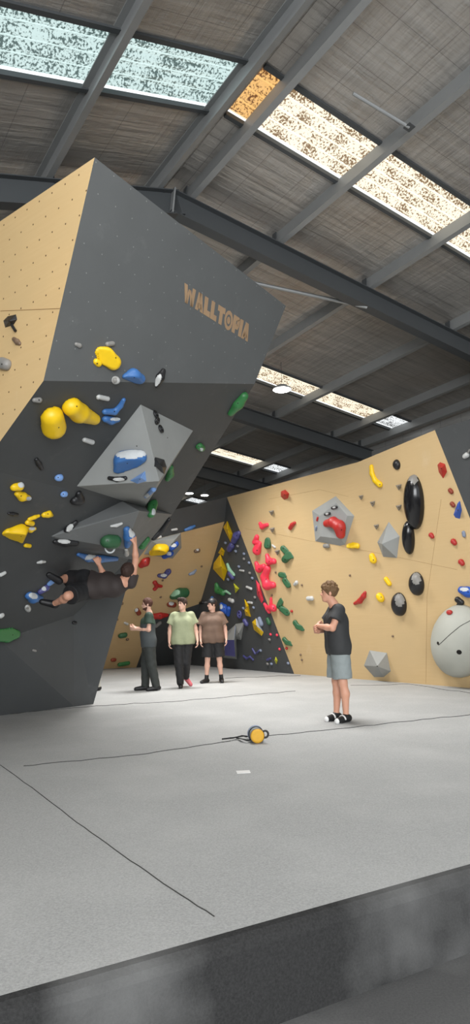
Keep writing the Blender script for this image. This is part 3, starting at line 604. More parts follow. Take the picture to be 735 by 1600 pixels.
# -- plywood end
GE = 'dark holds on the plywood end'
o = hull('LW', 'black', [(5, 501), (12, 494), (25, 491), (27, 499), (21, 508), (8, 512)], [(14, 502, .06)], 'black hexagonal hold with stem on the plywood end', GE, (), 'climbing_hold', 'climbing hold')
P_, n_ = hit('LW', 20, 510); mb = MB(); mb.tube([onp(18, 507, P_+n_*.02, n_), onp(24, 517, P_+n_*.02, n_)], .014, 8); mb.build('stem', 'black', o)
blob('LW', 'brown', [(22, 530, 3.5), (27, 534, 4.5), (31, 537, 3)], 'dark half-round hold under the black hexagonal hold', GE)
blob('LW', 'grey', [(4, 568, 10), (11, 570, 9)], 'grey dome hold at the photo edge of the plywood end', GE, (3, 569))

# -- back plywood wall
GW = 'holds on the back wall'
hull('W', 'grey volume paint', [(225, 866), (236, 845), (283, 833), (284, 856), (270, 873)], [(262, 858, .3), (275, 842, .25)], 'grey angular volume high on the back plywood wall', 'grey volumes of the back wall', register='W')
blob('W', 'yellow', [(238, 864, 5), (249, 861, 10.5), (257, 857, 7.5)], 'big yellow lemon-shaped hold on the back wall volume', GW, None, [(0, 1, 40, .5)])
for pts, ch, lab in (([(257, 869, 4.5), (266, 864, 6)], (264, 865, 4, 3), 'lower blue hold right of the yellow lemon'), ([(268, 856, 5), (275, 850, 5)], (271, 852, 5, 3), 'upper blue hold right of the yellow lemon')):
    o = blob('W', 'royal', pts, lab, GW); patch(o, *ch)
blob('W', 'red', [(221, 883, 5), (227, 878, 7), (231, 874, 4)], 'red block hold beside the climber elbow', GW)
o = blob('W', 'purple', [(249, 899, 3.5), (257, 900, 4), (263, 893, 5)], 'dark blue curl hold in the middle of the back wall', GW); patch(o, 256, 899, 5, 2.5)
blob('W', 'red', [(242, 910, 3.6), (245, 915, 3.6), (252, 916, 2.6)], 'red three-lobed hold above the dark shirted man', GW); blob('W', 'red', [(242, 920, 3.4), (245, 917, 3)], 'small red stub joined under the red three-lobed hold', GW)
for u, v, r, lab in ((254, 907, 1.6, 'tiny dark screw-on above the red three-lobed hold'), (251, 933, 1.7, 'tiny dark screw-on left of the green swirl hold'), (315, 885, 1.7, 'tiny dark screw-on left of the big yellow prism'), (183, 968, 2, 'tiny dark screw-on near the overhang edge, higher one'), (178, 975, 2.6, 'dark foothold near the overhang edge behind the phone hands'), (190, 943, 2.6, 'grey foothold just under the climber chest'), (172, 993, 2.4, 'dark foothold beside the overhang edge at waist height'), (166, 1010, 2.2, 'dark foothold low beside the overhang edge'), (199, 999, 2.4, 'small green-black foothold right of the mossy knob')):
    blob('W', 'brown', [(u, v, r), (u+.5, v, r)], lab, GW)
blob('W', 'brown', [(306, 861, 3.2), (310, 860, 3.6)], 'grey-brown knob hold high on the back plywood', GW, chalk=(309, 859, 2, 1.4))
blob('W', 'paleblue', [(297, 897, 2.6), (302, 895, 2.8), (306, 891, 2)], 'faint blue-grey hold below the grey-brown knob', GW)
o = blob('W', 'darkgreen', [(270, 932, 5), (279, 927, 8.5), (288, 926, 8.5)], 'green and white swirl hold right above the tee man head', GW); patch(o, 274, 927, 8, 4.5, 'mint', 'swirl', -25, 'pale mint swirl')
o = blob('W', 'redbrown', [(265, 944, 4.5), (272, 945, 4.5)], 'red and white foothold behind the sage tee man face', GW); patch(o, 268, 943, 4, 3)
blob('W', 'red', [(239, 963, 5), (250, 962, 5.5), (261, 961, 3)], 'wide red ledge hold behind the dark shirted man shoulder', GW)
o = blob('W', 'redbrown', [(214, 953, 3.5), (217, 958, 4)], 'red and white hold just in front of the bearded man face', GW); patch(o, 213, 953, 3, 3)
o = blob('W', 'grey', [(244, 978, 3.2), (250, 973, 3.2)], 'pale grey hold on the dark lower panel between two men', GW)
blob('W', 'darkgreen', [(189, 993, 4.5), (195, 992, 4.5)], 'mossy green knob low on the back plywood', GW); blob('W', 'redbrown', [(176, 1031, 3.2), (179, 1031, 3.2)], 'red-brown knob lowest on the back plywood', GW); blob('W', 'green', [(187, 1038, 3.6), (200, 1036, 3.6)], 'long green foothold lowest on the back plywood', GW)
blob('W', 'white', [(195, 973, 1.8), (199, 975, 2.2)], 'small white crimp above the dark shirted man hands', GW)
o = blob('BAND', 'blue', [(290, 828, 2.5), (298, 825, 3), (304, 822, 2)], 'thin blue edge hold on the dark band of the back wall', GW); blob('BAND', 'white', [(269, 828, 1.8), (276, 827, 2)], 'thin white edge hold on the dark band of the back wall', GW)
blob('BAND', 'white', [(240, 841, 2.5), (250, 839, 3)], 'white ledge hold at the top corner of the back grey volume', GW)

# -- dark corner wall
GT = 'holds on the dark corner wall'; GN = 'small grey studs on the dark corner wall'; GYP = 'yellow prisms on the dark corner wall'
HC = ('climbing_hold', 'climbing hold')
hull('T', 'yellow', [(355, 814), (364, 836), (361, 848), (349, 824)], [(356, 828, .2)], 'tall yellow prism hold highest on the dark corner wall', GYP, (), *HC)
hull('T', 'yellow', [(346, 855), (351, 861), (349, 869), (341, 864)], [(347, 861, .14)], 'small yellow prism hold sitting on top of the biggest yellow prism', GYP, (), *HC)
hull('T', 'yellow', [(344, 866), (355, 892), (350, 908), (333, 889), (334, 880)], [(346, 886, .3)], 'biggest yellow prism hold on the edge of the dark corner wall', GYP, (), *HC)
hull('T', 'lime', [(365, 911), (374, 920), (368, 927)], [(368, 919, .14)], 'lime yellow triangle hold below the biggest yellow prism', GYP, (), *HC)
hull('T', 'yellow', [(382, 936), (388, 945), (391, 962), (385, 960)], [(386, 949, .15)], 'upper slim yellow prism in the lower dark corner wall', GYP, (), *HC)
hull('T', 'yellow', [(382, 953), (387, 948), (392, 964), (384, 962)], [(386, 957, .18)], 'yellow wedge joined under the upper slim yellow prism', GYP, (), *HC)
o = hull('T', 'yellow', [(394, 972), (400, 966), (412, 989), (409, 994), (397, 984)], [(401, 978, .2)], 'lower yellow prism near the plywood edge of the corner wall', GYP, (), *HC); patch(o, 404, 974, 3, 8, ang=-25)
hull('T', 'lime', [(431, 1026), (434, 1033), (432, 1038), (429, 1032)], [(431, 1032, .08)], 'tiny lime wedge low in the dark corner', GYP, (), *HC)
blob('T', 'purple', [(366, 845, 5), (370, 837, 6), (374, 833, 4)], 'purple hold touching the tall yellow prism', GT); blob('T', 'purple', [(359, 858, 5), (363, 852, 5.5)], 'purple hold under the tall yellow prism', GT)
blob('T', 'mint', [(356, 882, 2.6), (359, 890, 3), (366, 898, 2.6)], 'thin pale green arc hold right of the biggest yellow prism', GT); blob('T', 'purple', [(360, 896, 4.5), (364, 902, 4)], 'purple hold under the thin pale green arc', GT)
blob('T', 'green', [(339, 914, 4), (341, 922, 5.5), (349, 926, 5)], 'green S-shaped hold left of the lime triangle', GT); blob('T', 'mint', [(343, 919, 2.2), (345, 926, 2.4), (354, 924, 2), (360, 928, 1.6)], 'pale mint curl draped over the green S-shaped hold', GT)
o = blob('T', 'royal', [(347, 945, 4), (351, 951, 7), (355, 957, 4)], 'royal blue lump hold beside the cap wearer', GT); patch(o, 346, 948, 2.2, 4); blob('T', 'royal', [(358, 951, 4), (357, 960, 3.5)], 'royal blue stub right of the blue lump', GT)
blob('T', 'white', [(359, 937, 3), (364, 939, 3.5)], 'white knob above the royal blue lumps', GT)
ring('T', 'purple', [(374.5, 960, 4.6, 1.9, .3)], 'purple ring-shaped hold above the split grey volume', GT); blob('T', 'purple', [(383, 970, 4), (386, 975, 4)], 'purple lump between ring hold and lower yellow prism', GT)
blob('T', 'paleblue', [(406, 967, 3.6), (409, 975, 4)], 'slate blue hold right of the lower yellow prism', GT); blob('T', 'darkgreen', [(419, 968, 3.6), (421, 973, 4)], 'dark green knob at the plywood edge of the corner wall', GT)
hull('T', 'grey volume paint', [(368, 975), (382, 972), (377, 1000), (363, 998)], [(373, 990, .15)], 'upper slanted piece of the split grey volume beside the brown tee man', 'grey volumes of the dark corner wall')
o = hull('T', 'grey volume paint', [(352, 990), (368, 976), (368, 998), (370, 1030), (349, 1028)], [(352, 1000, .22), (366, 1000, .22), (368, 1026, .22), (351, 1024, .22)], 'lower boxy piece of the split grey volume beside the brown tee man', 'grey volumes of the dark corner wall')
patch(o, 362, 1016, 6, 7, 'purple', 'hold_inset', 0, 'dark inset panel'); patch(o, 366, 990, 3.5, 9, 'paleblue', 'hold_inset', 8, 'slate inset panel')
hull('T', 'pink', [(400, 906), (405, 912), (412, 938), (409, 943), (402, 930)], [(405, 925, .15)], 'long pink fin hold on the edge of the corner wall', 'pink holds', (), *HC)
blob('T', 'pink', [(414, 944, 2.6), (419, 951, 4), (421, 956, 3)], 'pink wing hold wrapping the edge under the long pink fin', 'pink holds')
for u, v, lab in ((423, 991, 'upper of two tiny pink studs low on the corner wall'), (433, 992, 'tiny pink stud nearest the plywood edge of the corner wall'), (437, 1014, 'pink stud beside the red stud low on the plywood edge')): blob('T', 'pink', [(u, v, 2), (u+.5, v+.5, 2)], lab, 'pink holds')
studs = [(340, 845, 'left of the purple hold, on the wall edge'), (352, 848, 'just left of the purple pair'), (358, 859, 'touching the lower purple hold'), (371, 853, 'right under the tall yellow prism foot'), (368, 861, 'between purple pair and plywood edge'), (381, 865, 'close to the plywood edge under its top'), (381, 873, 'second down the plywood edge'), (389, 879, 'third down the plywood edge'), (373, 885, 'alone in the upper middle of the corner wall'), (390, 895, 'fourth down the plywood edge'), (394, 903, 'fifth down the plywood edge, above the pink fin'), (356, 905, 'directly under the biggest yellow prism'), (398, 933, 'left of the long pink fin'), (380, 950, 'left of the slim yellow prisms'), (396, 949, 'right of the slim yellow prisms'), (421, 999, 'pale one under the tiny pink studs'), (407, 1016, 'low middle of the corner wall'), (424, 1037, 'lowest by the floor near the tiny lime wedge'), (418, 1037, 'lowest by the floor, left one'), (450, 1036, 'green-grey one in the bottom corner by the plywood')]
for i, (u, v, lab) in enumerate(studs): blob('T', 'paleblue' if i % 3 else 'grey', [(u, v, 1.9), (u+1, v+.6, 2.1)], 'small grey stud '+lab, GN)
blob('T', 'white', [(386, 917, 2), (393, 920, 2.2)], 'white slanted crimp left of the long pink fin', GN); blob('T', 'white', [(388, 941, 1.8), (394, 942, 2)], 'white slanted crimp above the slim yellow prisms', GN); blob('T', 'white', [(375, 891, 1.4), (381, 892, 1.6)], 'thin white crimp in the upper middle of the corner wall', GN)
for pts, lab in (([(381, 1025, 1.6), (386, 1029, 1.8), (391, 1026, 1.6), (396, 1031, 1.6)], 'purple zigzag edge hold low on the corner wall'), ([(395, 1014, 1.6), (399, 1021, 1.8)], 'purple slanted crimp above the purple zigzag'), ([(402, 1020, 1.5), (405, 1017, 1.6)], 'short purple crimp right of the purple slanted crimp'), ([(418, 1031, 1.8), (423, 1029, 1.8)], 'purple crimp left of the tiny lime wedge')): blob('T', 'purple', pts, lab, GT)
blob('T', 'black', [(312, 942, 2), (317, 941, 2.6)], 'black crimp on the lower tip of the back plywood', GT); blob('T', 'blue', [(332, 935, 3.5), (334, 940, 4)], 'dull blue hold just above the black cap', GT)

# -- right plywood wall
GP = 'pink holds'; GG = 'green holds on the right plywood wall'; GK = 'grey triangle footholds'; GR = 'red holds on the right plywood wall'; GV = 'grey volumes of the right plywood wall'; GYR = 'yellow holds on the right plywood wall'; GS = 'tiny screw-ons on the right plywood wall'
hull('R', 'red', [(439, 768), (446, 765), (452, 771), (450, 779), (444, 781), (439, 776)], [(445, 773, .16)], 'red faceted hold highest on the left end of the plywood wall', GR, (), *HC)
def tri(u, v, s, lab, mat='brown'): hull('R', mat, [(u-s, v-s*.6), (u+s, v-s), (u+s*.7, v+s*.5), (u+s*.1, v+s*1.2)], [(u, v-.2*s, .12)], 'small grey triangle foothold '+lab, GK, (), *HC)
for u, v, s, lab in ((424, 801, 4, 'under the red faceted hold'), (425, 828, 4, 'right of the small pink crescent'), (433, 863, 4, 'between two green holds'), (623, 761, 4.5, 'left of the long black oval top'), (623, 793, 4.5, 'left of the long black oval middle'), (582, 787, 4.2, 'below the yellow curved arm'), (588, 823, 4, 'touching the top of the kite-shaped grey volume'), (564, 777, 3.6, 'right of the grey pentagon volume')): tri(u, v, s, lab, 'grey')
blob('R', 'red', [(454, 825, 3.4), (457, 820, 3.4), (461, 817, 2.6)], 'red S-shaped hold between pink crescent and grey pentagon', GR)
blob('R', 'pink', [(407, 818, 3), (410, 823, 4), (418, 820, 3)], 'small pink crescent highest of the pink holds', GP)
blob('R', 'pink', [(402, 839, 4), (399, 847, 4.5), (407, 849, 3)], 'pink hook perched on the fat pink lump', GP); blob('R', 'pink', [(404, 851, 6.5), (402, 860, 7.5)], 'fat pink lump beside the round green hold', GP, None, [(0, -1, 30, .6)])
blob('R', 'pink', [(418, 868, 3.5), (421, 877, 5.5), (429, 877, 4.5)], 'pink claw above the big pink hook', GP); blob('R', 'pink', [(401, 880, 3.5), (405, 889, 5.5), (413, 885, 4.5)], 'pink claw left of the big pink hook', GP)
blob('R', 'pink', [(419, 888, 6), (414, 902, 6.5), (418, 914, 7.5), (428, 914, 5)], 'big pink hook hold, largest of the pink holds', GP, (416, 905))
blob('R', 'pink', [(424, 935, 2.2), (424, 945, 3)], 'thin pink finger above the lowest pink lump', GP); blob('R', 'pink', [(420, 950, 4), (428, 950, 6)], 'lowest pink lump beside the green pair', GP)
G2_ = [([(419, 845, 5.5), (419, 852, 6.5)], 'round dark green hold right of the fat pink lump'), ([(443, 857, 5), (448, 862, 5)], 'upper of the highest green pair'), ([(446, 874, 6), (452, 868, 6), (457, 870, 3)], 'lower winged one of the highest green pair'), ([(439, 898, 4.5), (445, 899, 4.5)], 'upper of the middle green pair left of the man face'), ([(446, 907, 5), (451, 914, 5)], 'lower of the middle green pair left of the man face'), ([(440, 938, 4.5), (437, 947, 5)], 'upper of the lowest green pair'), ([(441, 951, 5), (449, 957, 5.5)], 'lower of the lowest green pair'), ([(462, 973, 4.5), (466, 979, 4), (473, 982, 4.5)], 'green bow-tie hold level with the folded arms'), ([(445, 999, 4), (449, 1004, 3.6), (455, 1006, 4)], 'green bow-tie hold lowest on the plywood edge')]
for pts, lab in G2_: blob('R', 'darkgreen', pts, lab if lab.startswith(('green', 'round')) else 'dark green hold, '+lab, GG, None, [(.7, -.4, 30, .55)])
blob('R', 'white', [(426, 852, 1.6), (430, 855, 1.8)], 'tiny white screw-on beside the round dark green hold', GS)
for u, v, lab in ((431, 894, 'left of the middle green pair'), (472, 914, 'left of the man face'), (425, 930, 'above the thin pink finger'), (470, 1023, 'upper of two near the man hip'), (472, 1031, 'lower of two near the man hip'), (547, 899, 'above the red boot'), (614, 994, 'under the oval black domes'), (633, 853, 'on the seam right of the kite volume')): blob('R', 'brown', [(u, v, 1.7), (u+.4, v, 1.7)], 'tiny dark screw-on '+lab, GS)
for u, v, lab in ((456, 955, 'tiny red stud beside the lowest green pair'), (448, 1013, 'red stud touching the lowest green bow-tie')): blob('R', 'red', [(u, v, 2.2), (u+.5, v, 2.2)], lab, GR)
o = blob('R', 'white', [(461, 913, 2.6), (464, 910, 3.2)], 'white-grey nub right of the middle green pair', GS); o = blob('R', 'white', [(482, 935, 3.6), (488, 935, 3.8)], 'pale grey nub just in front of the man chin', GS)
hull('R', 'grey volume paint', [(488, 798), (525, 775), (554, 806), (540, 851), (532, 853), (493, 846)], [(500, 806, .10), (526, 786, .1), (543, 806, .1), (532, 842, .1), (501, 838, .1)], 'big grey pentagon volume carrying the red kidney hold', GV, register='R')
blob('R', 'red', [(511, 818, 6), (522, 816, 8), (532, 823, 9.5), (533, 834, 8)], 'red kidney-shaped hold on the grey pentagon volume', GR, (534, 828))
for u, v, lab in ((512, 803, 'lower'), (523, 793, 'upper')):
    o = blob('R', 'black', [(u-3.4, v+.8, 2.2), (u+3.4, v-.8, 2.2)], lab+' black and white crimp on the grey pentagon volume', 'crimps on the pentagon volume'); patch(o, u-.5, v, 2.4, 1.3, 'white', 'smooth_face', -10, 'glossy white face')
blob('R', 'red', [(496, 813, 1.8), (497, 809, 1.8)], 'tiny red crimp on the pentagon left facet', GR); blob('R', 'paleblue', [(494, 828, 1.6), (495, 823, 1.8)], 'tiny blue-grey crimp on the pentagon left facet', GS)
blob('R', 'grey', [(508, 853, 3.4), (513, 853, 3.6)], 'grey nub at the bottom corner of the pentagon volume', GS)
blob('R', 'yellow', [(545, 853, 3.8), (552, 852, 4.6), (559, 853, 4.4)], 'yellow brick hold right of the grey pentagon', GYR, None, [(0, -1, 35, .5)])
blob('R', 'yellow', [(581, 729, 3.4), (582, 740, 3.8), (587, 751, 4), (594, 757, 5)], 'long yellow curved arm hold near the top of the plywood wall', GYR)
blob('R', 'yellow', [(582, 869, 5), (584, 875, 6)], 'yellow nub left of the kite-shaped grey volume', GYR); blob('R', 'yellow', [(604, 905, 4), (609, 912, 4)], 'slanted yellow hold between kite volume and black domes', GYR); blob('R', 'yellow', [(594, 932, 6.3), (596, 935, 6.3)], 'round yellow hold left of the lower black dome', GYR, (596, 933))
blob('R', 'red', [(555, 943, 2.6), (563, 939, 4), (569, 931, 4), (571, 926, 2.6)], 'red boot-shaped hold beside the man shoulder', GR)
GO = 'black oval holds'
dome('R', 'black', 621, 726, 5.2, 8.2, -8, .08, 'small black egg hold above the grey triangles', GO, bolt=(620, 725))
o = dome('R', 'gloss black', 649.5, 784.5, 14, 43, -3, .22, 'long glossy black oval hold, largest of the black ovals', GO); add_bolt(o, 644, 757, .02); patch(o, 646, 748, 7, 7, 'grey', 'textured_tip', 0, 'grey gritty tip')
o = dome('R', 'gloss black', 640.5, 839.5, 8.2, 27, -3, .16, 'slim black oval hold hanging below the long one', GO); add_bolt(o, 640, 821, .015)
for u, v, pc, lab in ((625.5, 944, (625, 938, 7, 10), 'lower round black dome hold with grey face'), (653, 912, (651, 904, 7, 9), 'upper round black dome hold with grey face')):
    o = dome('R', 'black', u, v, 10.5, 18.5, -8, .17, lab, GO); patch(o, *pc, 'grey', 'textured_face', 0, 'grey gritty face')
hull('R', 'red', [(684, 726), (688, 722), (696, 725), (699, 737), (693, 748), (686, 738)], [(690, 732, .13)], 'red teardrop hold near the top corner of the plywood wall', GR, (), *HC)
for u, v, r, lab in ((705, 767, 3.6, 'red-brown nub above the blue wedge'), (708, 788, 3.6, 'red-brown nub touching the blue wedge')): blob('R', 'redbrown', [(u-1, v-1, r), (u+1, v+1.5, r)], lab, GR)
hull('R', 'royal', [(709, 804), (715, 787), (719, 782), (722, 797), (719, 811), (712, 809)], [(716, 797, .12)], 'blue wedge hold on the sloping edge of the plywood wall', None, (), *HC)
blob('R', 'paleblue', [(725, 832, 3), (726, 837, 3)], 'small blue-grey stud under the blue wedge', GS)
for u, v, r, lab in ((675, 837, 4, 'red nub right of the slim black oval'), (710, 847, 4.6, 'red nub in the middle of the plywood right part'), (722, 879, 4.6, 'lowest red nub above the blue hold at the photo edge')): blob('R', 'red', [(u-1, v-1, r), (u+1, v+1.5, r*.85)], lab, GR, off=.5)
hull('R', 'grey volume paint', [(608, 815), (625, 838), (621, 872), (599, 870), (590, 847)], [(597, 850, .24)], 'kite-shaped grey volume left of the black ovals', GV, [(593, 846)])
hull('R', 'grey volume paint', [(578, 1016), (605, 1020), (611, 1049), (600, 1058), (585, 1058), (569, 1040)], [(590, 1041, .30)], 'low grey polyhedron volume just above the floor', GV)
o = dome('R', 'pale grey dome paint', 722, 1001, 40, 57, -4, .5, 'big pale grey dome volume at the photo edge', GV, 'hold_volume', 'wall volume'); bv_ = bvh_of(o); pts = []
for t in np.linspace(0, 1, 18):
    u, v = np.interp(t, [0, .33, .66, 1], [686, 703, 720, 748]), np.interp(t, [0, .33, .66, 1], [1008, 992, 978, 963]); d = Vector(ray(u, v)).normalized(); h_ = bv_.ray_cast(Vector(EYE), d)
    if h_[0] is not None: pts.append(A_(h_[0]))
if len(pts) > 2: mb = MB(); mb.tube(pts, .006, 6); mb.build('joint_line', 'seam dark', o)
add_bolt(o, 718, 1019, .045); add_bolt(o, 685, 1005, .03)
me_ = o.data; off_ = A_(o.location); reg('DOME', [A_(v.co)+off_ for v in me_.vertices], [list(p.vertices) for p in me_.polygons])
blob('DOME', 'red', [(702, 957, 4), (704, 957, 4)], 'red ball hold on top of the big pale dome', GR)
o = blob('R', 'royal', [(722, 922, 6), (732, 925, 8), (742, 927, 7)], 'blue hold cut by the photo edge above the pale dome', None); patch(o, 726, 921, 7, 3)
blob('R', 'black', [(716, 937, 5), (722, 941, 4), (717, 945, 3)], 'dark angular hold between blue hold and pale dome', None)
o = blob('X', 'white', [(727, 713, 4), (730, 711, 4.4)], 'white round hold with tail on the dark wall at the photo edge', None); 
P_, n_ = hit('X', 733, 705); mb = MB(); mb.tube([onp(731, 709, P_+n_*.02, n_), onp(735, 702, P_+n_*.02, n_)], .016, 8); mb.build('tail', 'grey', o)

# ------------------------------------------------------------------ people
for n_, c_ in {'black tee': (48, 49, 50), 'grey marl': (138, 146, 146), 'bottle green tee': (46, 66, 54), 'charcoal tee': (62, 68, 70), 'sage tee': (150, 156, 124), 'brown tee': (106, 84, 70), 'black cloth': (26, 26, 28), 'olive black cloth': (44, 48, 46),
               'dark brown hair': (52, 34, 26), 'light brown hair': (104, 78, 50), 'red-brown hair': (74, 42, 30), 'shoe black': (24, 24, 26), 'shoe white': (222, 222, 220), 'shoe pink': (196, 96, 104), 'shoe red': (168, 66, 50), 'eye dark': (34, 24, 20), 'lip': (170, 104, 92), 'pale trousers': (176, 174, 164), 'maroon tee': (54, 46, 44)}.items():
    M(n_, c_, .75 if 'shoe' not in n_ else .5, 0, .10, 30, .25 if 'tee' in n_ or 'cloth' in n_ or 'marl' in n_ else 0)
def V3(*a): return A_(a, float)
STAND = dict(head=V3(0, -.03, 1.665), neck=V3(0, .015, 1.50), shL=V3(.175, .01, 1.435), shR=V3(-.175, .01, 1.435), chest=V3(0, 0, 1.30), waist=V3(0, -.01, 1.10), hipL=V3(.095, 0, .93), hipR=V3(-.095, 0, .93),
             elL=V3(.245, .03, 1.16), elR=V3(-.245, .03, 1.16), wrL=V3(.26, -.07, .91), wrR=V3(-.26, -.07, .91), knL=V3(.11, -.02, .50), knR=V3(-.11, -.02, .50), anL=V3(.115, .03, .085), anR=V3(-.115, .03, .085),
             toeL=V3(.15, -.16, .03), toeR=V3(-.15, -.16, .03), hf=V3(0, -1, 0), hu=V3(0, 0, 1), hdL=V3(.02, -.15, -1), hdR=V3(-.02, -.15, -1), pnL=V3(-1, -.1, 0), pnR=V3(1, -.1, 0), curlL=.35, curlR=.35)
def person(label, J, xf=None, shirt='black tee', pants='black cloth', short=False, hair='dark brown hair', shoe='shoe black', skin='skin', loose=.022, tophem=.09, hairstyle='short', beard=False, cap=False, shoe_toe=None, socks=None, sole=None, pant_l=.02, two_tone=None, sleeve=.58, head_s=1.0, group=None, only=None):
    K = dict(STAND); K.update(J)
    if xf is not None:
        Rm, T0 = xf
        for k, v in K.items():
            if isinstance(v, np.ndarray): K[k] = Rm@v if k[:2] in ('hf', 'hu', 'hd', 'pn') else Rm@v+T0
    G = lambda k: K[k]
    hf, hu = unit(G('hf')), unit(G('hu')); hu = unit(hu-hf*(hu@hf)); hs = np.cross(hu, hf)*-1.0      # hs: to the person's left
    lx = unit(G('hipL')-G('hipR')); sx = unit(G('shL')-G('shR')); pel = (G('hipL')+G('hipR'))/2; shm = (G('shL')+G('shR'))/2; up_ = unit(shm-pel); fw = unit(np.cross(up_, sx)); fw = fw if (fw@hf) > -.3 else fw
    fw = unit(np.cross(sx, up_)) if np.cross(sx, up_)@(-np.cross(sx, up_)) == 0 else unit(np.cross(up_, sx))*1.0
    # person's front: left x up = back, so front = up x left ... (left = sx)
    fw = unit(np.cross(sx, up_)); root_p = xf[1] if xf is not None else pel
    root = empty('person', root_p, label, 'person', group)
    ch, wa = G('chest'), G('waist')
    def torso(e, kk=.05):
        P = [rc(G('hipL')+up_*.03, G('hipR')+up_*.03, .105+e, .105+e, kk)]
        for s, S, Hp in ((1, 'shL', 'hipL'), (-1, 'shR', 'hipR')):
            P += [rc(wa+s*lx*.06, ch+s*sx*.075, .095+e, .108+e, kk), rc(G(Hp)+up_*.03, wa+s*lx*.06, .11+e, .095+e, kk), rc(ch+s*sx*.08+up_*.02, G(S)*.82+shm*.18-up_*.02, .105+e, .052+e*.7, kk)]
        return P+[rc(G('shL')*.9+shm*.1, G('shR')*.9+shm*.1, .05+e*.4, .05+e*.4, kk), rc(shm+up_*.02, G('neck'), .072+e*.3, .058+e*.15, kk)]
    hc = G('head'); s_ = head_s; axh = np.stack([hs, hf, hu])
    B = torso(0)
    B += [rc(G('neck')-up_*.03, hc-hu*.06-hf*.015, .057, .052, .03), el(hc+hu*.028*s_-hf*.008*s_, A_([.074, .093, .098])*s_, axh, .02), el(hc-hu*.045*s_+hf*.018*s_, A_([.058, .07, .072])*s_, axh, .03), rc(hc-hu*.092*s_+hf*.062*s_-hs*.012, hc-hu*.092*s_+hf*.062*s_+hs*.012, .02*s_, .02*s_, .03),
          rc(hc+hf*.084*s_+hu*.012*s_, hc+hf*.103*s_-hu*.024*s_, .009*s_, .0125*s_, .012), rc(hc+hf*.092*s_-hu*.03*s_-hs*.011, hc+hf*.092*s_-hu*.03*s_+hs*.011, .008*s_, .008*s_, .008),
          rc(hc+hf*.078*s_+hu*.03*s_-hs*.03, hc+hf*.078*s_+hu*.03*s_+hs*.03, .012*s_, .012*s_, .015), rc(hc+hf*.083*s_-hu*.055*s_-hs*.014, hc+hf*.083*s_-hu*.055*s_+hs*.014, .009*s_, .009*s_, .012)]
    for s in (1, -1): B += [el(hc+s*hs*.075*s_-hu*.006*s_-hf*.01*s_, A_([.011, .019, .032])*s_, axh, .008)]
    for S in 'LR':
        sh, e_, wr = G('sh'+S), G('el'+S), G('wr'+S); kn, an, hip, toe = G('kn'+S), G('an'+S), G('hip'+S), G('toe'+S); sg = 1 if S == 'L' else -1
        B += [rc(sh, sh*.55+e_*.45, .056, .047, .03), rc(sh*.55+e_*.45, e_, .047, .039, .02), rc(e_, e_*.65+wr*.35, .040, .041, .02), rc(e_*.65+wr*.35, wr, .041, .0265, .02)]
        hd = unit(G('hd'+S)); pn = G('pn'+S); pn = unit(pn-hd*(pn@hd)); sd = np.cross(pn, hd)*sg          # sd points to the thumb side
        sd = unit(sd); c = G('curl'+S)
        kx = [wr+hd*.092+sd*(1.5-i)*.0215-pn*0 for i in range(4)]
        for i in range(4): B.append(rc(wr+hd*.01+sd*(1.5-i)*.010, kx[i], .017, .0125, .012))
        for i, L in enumerate((.072, .082, .076, .06)):
            d1 = unit(hd*math.cos(c)+pn*math.sin(c)+sd*(1.5-i)*.05); d2 = unit(hd*math.cos(2.1*c)+pn*math.sin(2.1*c)); d3 = unit(hd*math.cos(3*c)+pn*math.sin(3*c)); k1 = kx[i]+d1*L*.45; k2 = k1+d2*L*.32; k3 = k2+d3*L*.23
            B += [rc(kx[i], k1, .0108, .0098, .004), rc(k1, k2, .0098, .009, .004), rc(k2, k3, .009, .008, .004)]
        t0 = wr+hd*.03+sd*.024; t1 = t0+unit(hd*.7+sd*.62+pn*.35)*.045; t2 = t1+unit(hd*.9+sd*.2+pn*.35)*.034
        B += [rc(wr+hd*.02+sd*.01, t0, .016, .0155, .01), rc(t0, t1, .0145, .012, .008), rc(t1, t2, .012, .0095, .004)]
        bkd = unit(np.cross(unit(an-kn), lx)); bkd = bkd if bkd@(toe-an) < 0 else -bkd
        B += [rc(hip, hip*.4+kn*.6, .088, .066, .05), rc(hip*.4+kn*.6, kn, .066, .054, .03), rc(kn, kn*.65+an*.35+bkd*.015, .053, .055, .03), rc(kn*.65+an*.35+bkd*.015, an, .054, .034, .03)]
        hl = an-unit(toe-an)*.035-unit(an-kn)*(-.03); B += [rc(an, hl+unit(an-kn)*.02, .034, .03, .02), rc(an+unit(an-kn)*.025, toe, .034, .026, .02)]
    Vb, Fb = sdf(B, .0068); body = mk('body', Vb, Fb, skin, root, True)
    # face
    for s in (1, -1):
        mb = MB(); c = hc+hf*.0865*s_+hu*.012*s_+s*hs*.029*s_; mb.lathe(c-hf*.004, hf, [(0, .012*s_), (.004, .011*s_), (.007, .005*s_)], 12); mb.build('eye', 'eye dark', root, True)
        mb = MB(); mb.tube([hc+hf*.092*s_+hu*.034*s_+s*hs*.014*s_, hc+hf*.092*s_+hu*.039*s_+s*hs*.03*s_, hc+hf*.082*s_+hu*.034*s_+s*hs*.047*s_], .0055*s_, 6); mb.build('eyebrow', hair, root, True)
    mb = MB(); mb.tube([hc+hf*.088*s_-hu*.052*s_+hs*t*.024*s_-hf*abs(t)*.006 for t in (-1, -.5, 0, .5, 1)], [.003, .006, .006, .006, .003], 6); mb.build('mouth', 'lip', root, True)
    # hair
    cl = [(hc+hf*.058*s_+hu*.035*s_, unit(hf*.9-hu*.45)), (hc-hu*.05*s_, unit(-hu+hf*.25))]
    hp = [el(hc+hu*.036*s_-hf*.012*s_, A_([.087, .106, .104])*s_, axh, .02)]
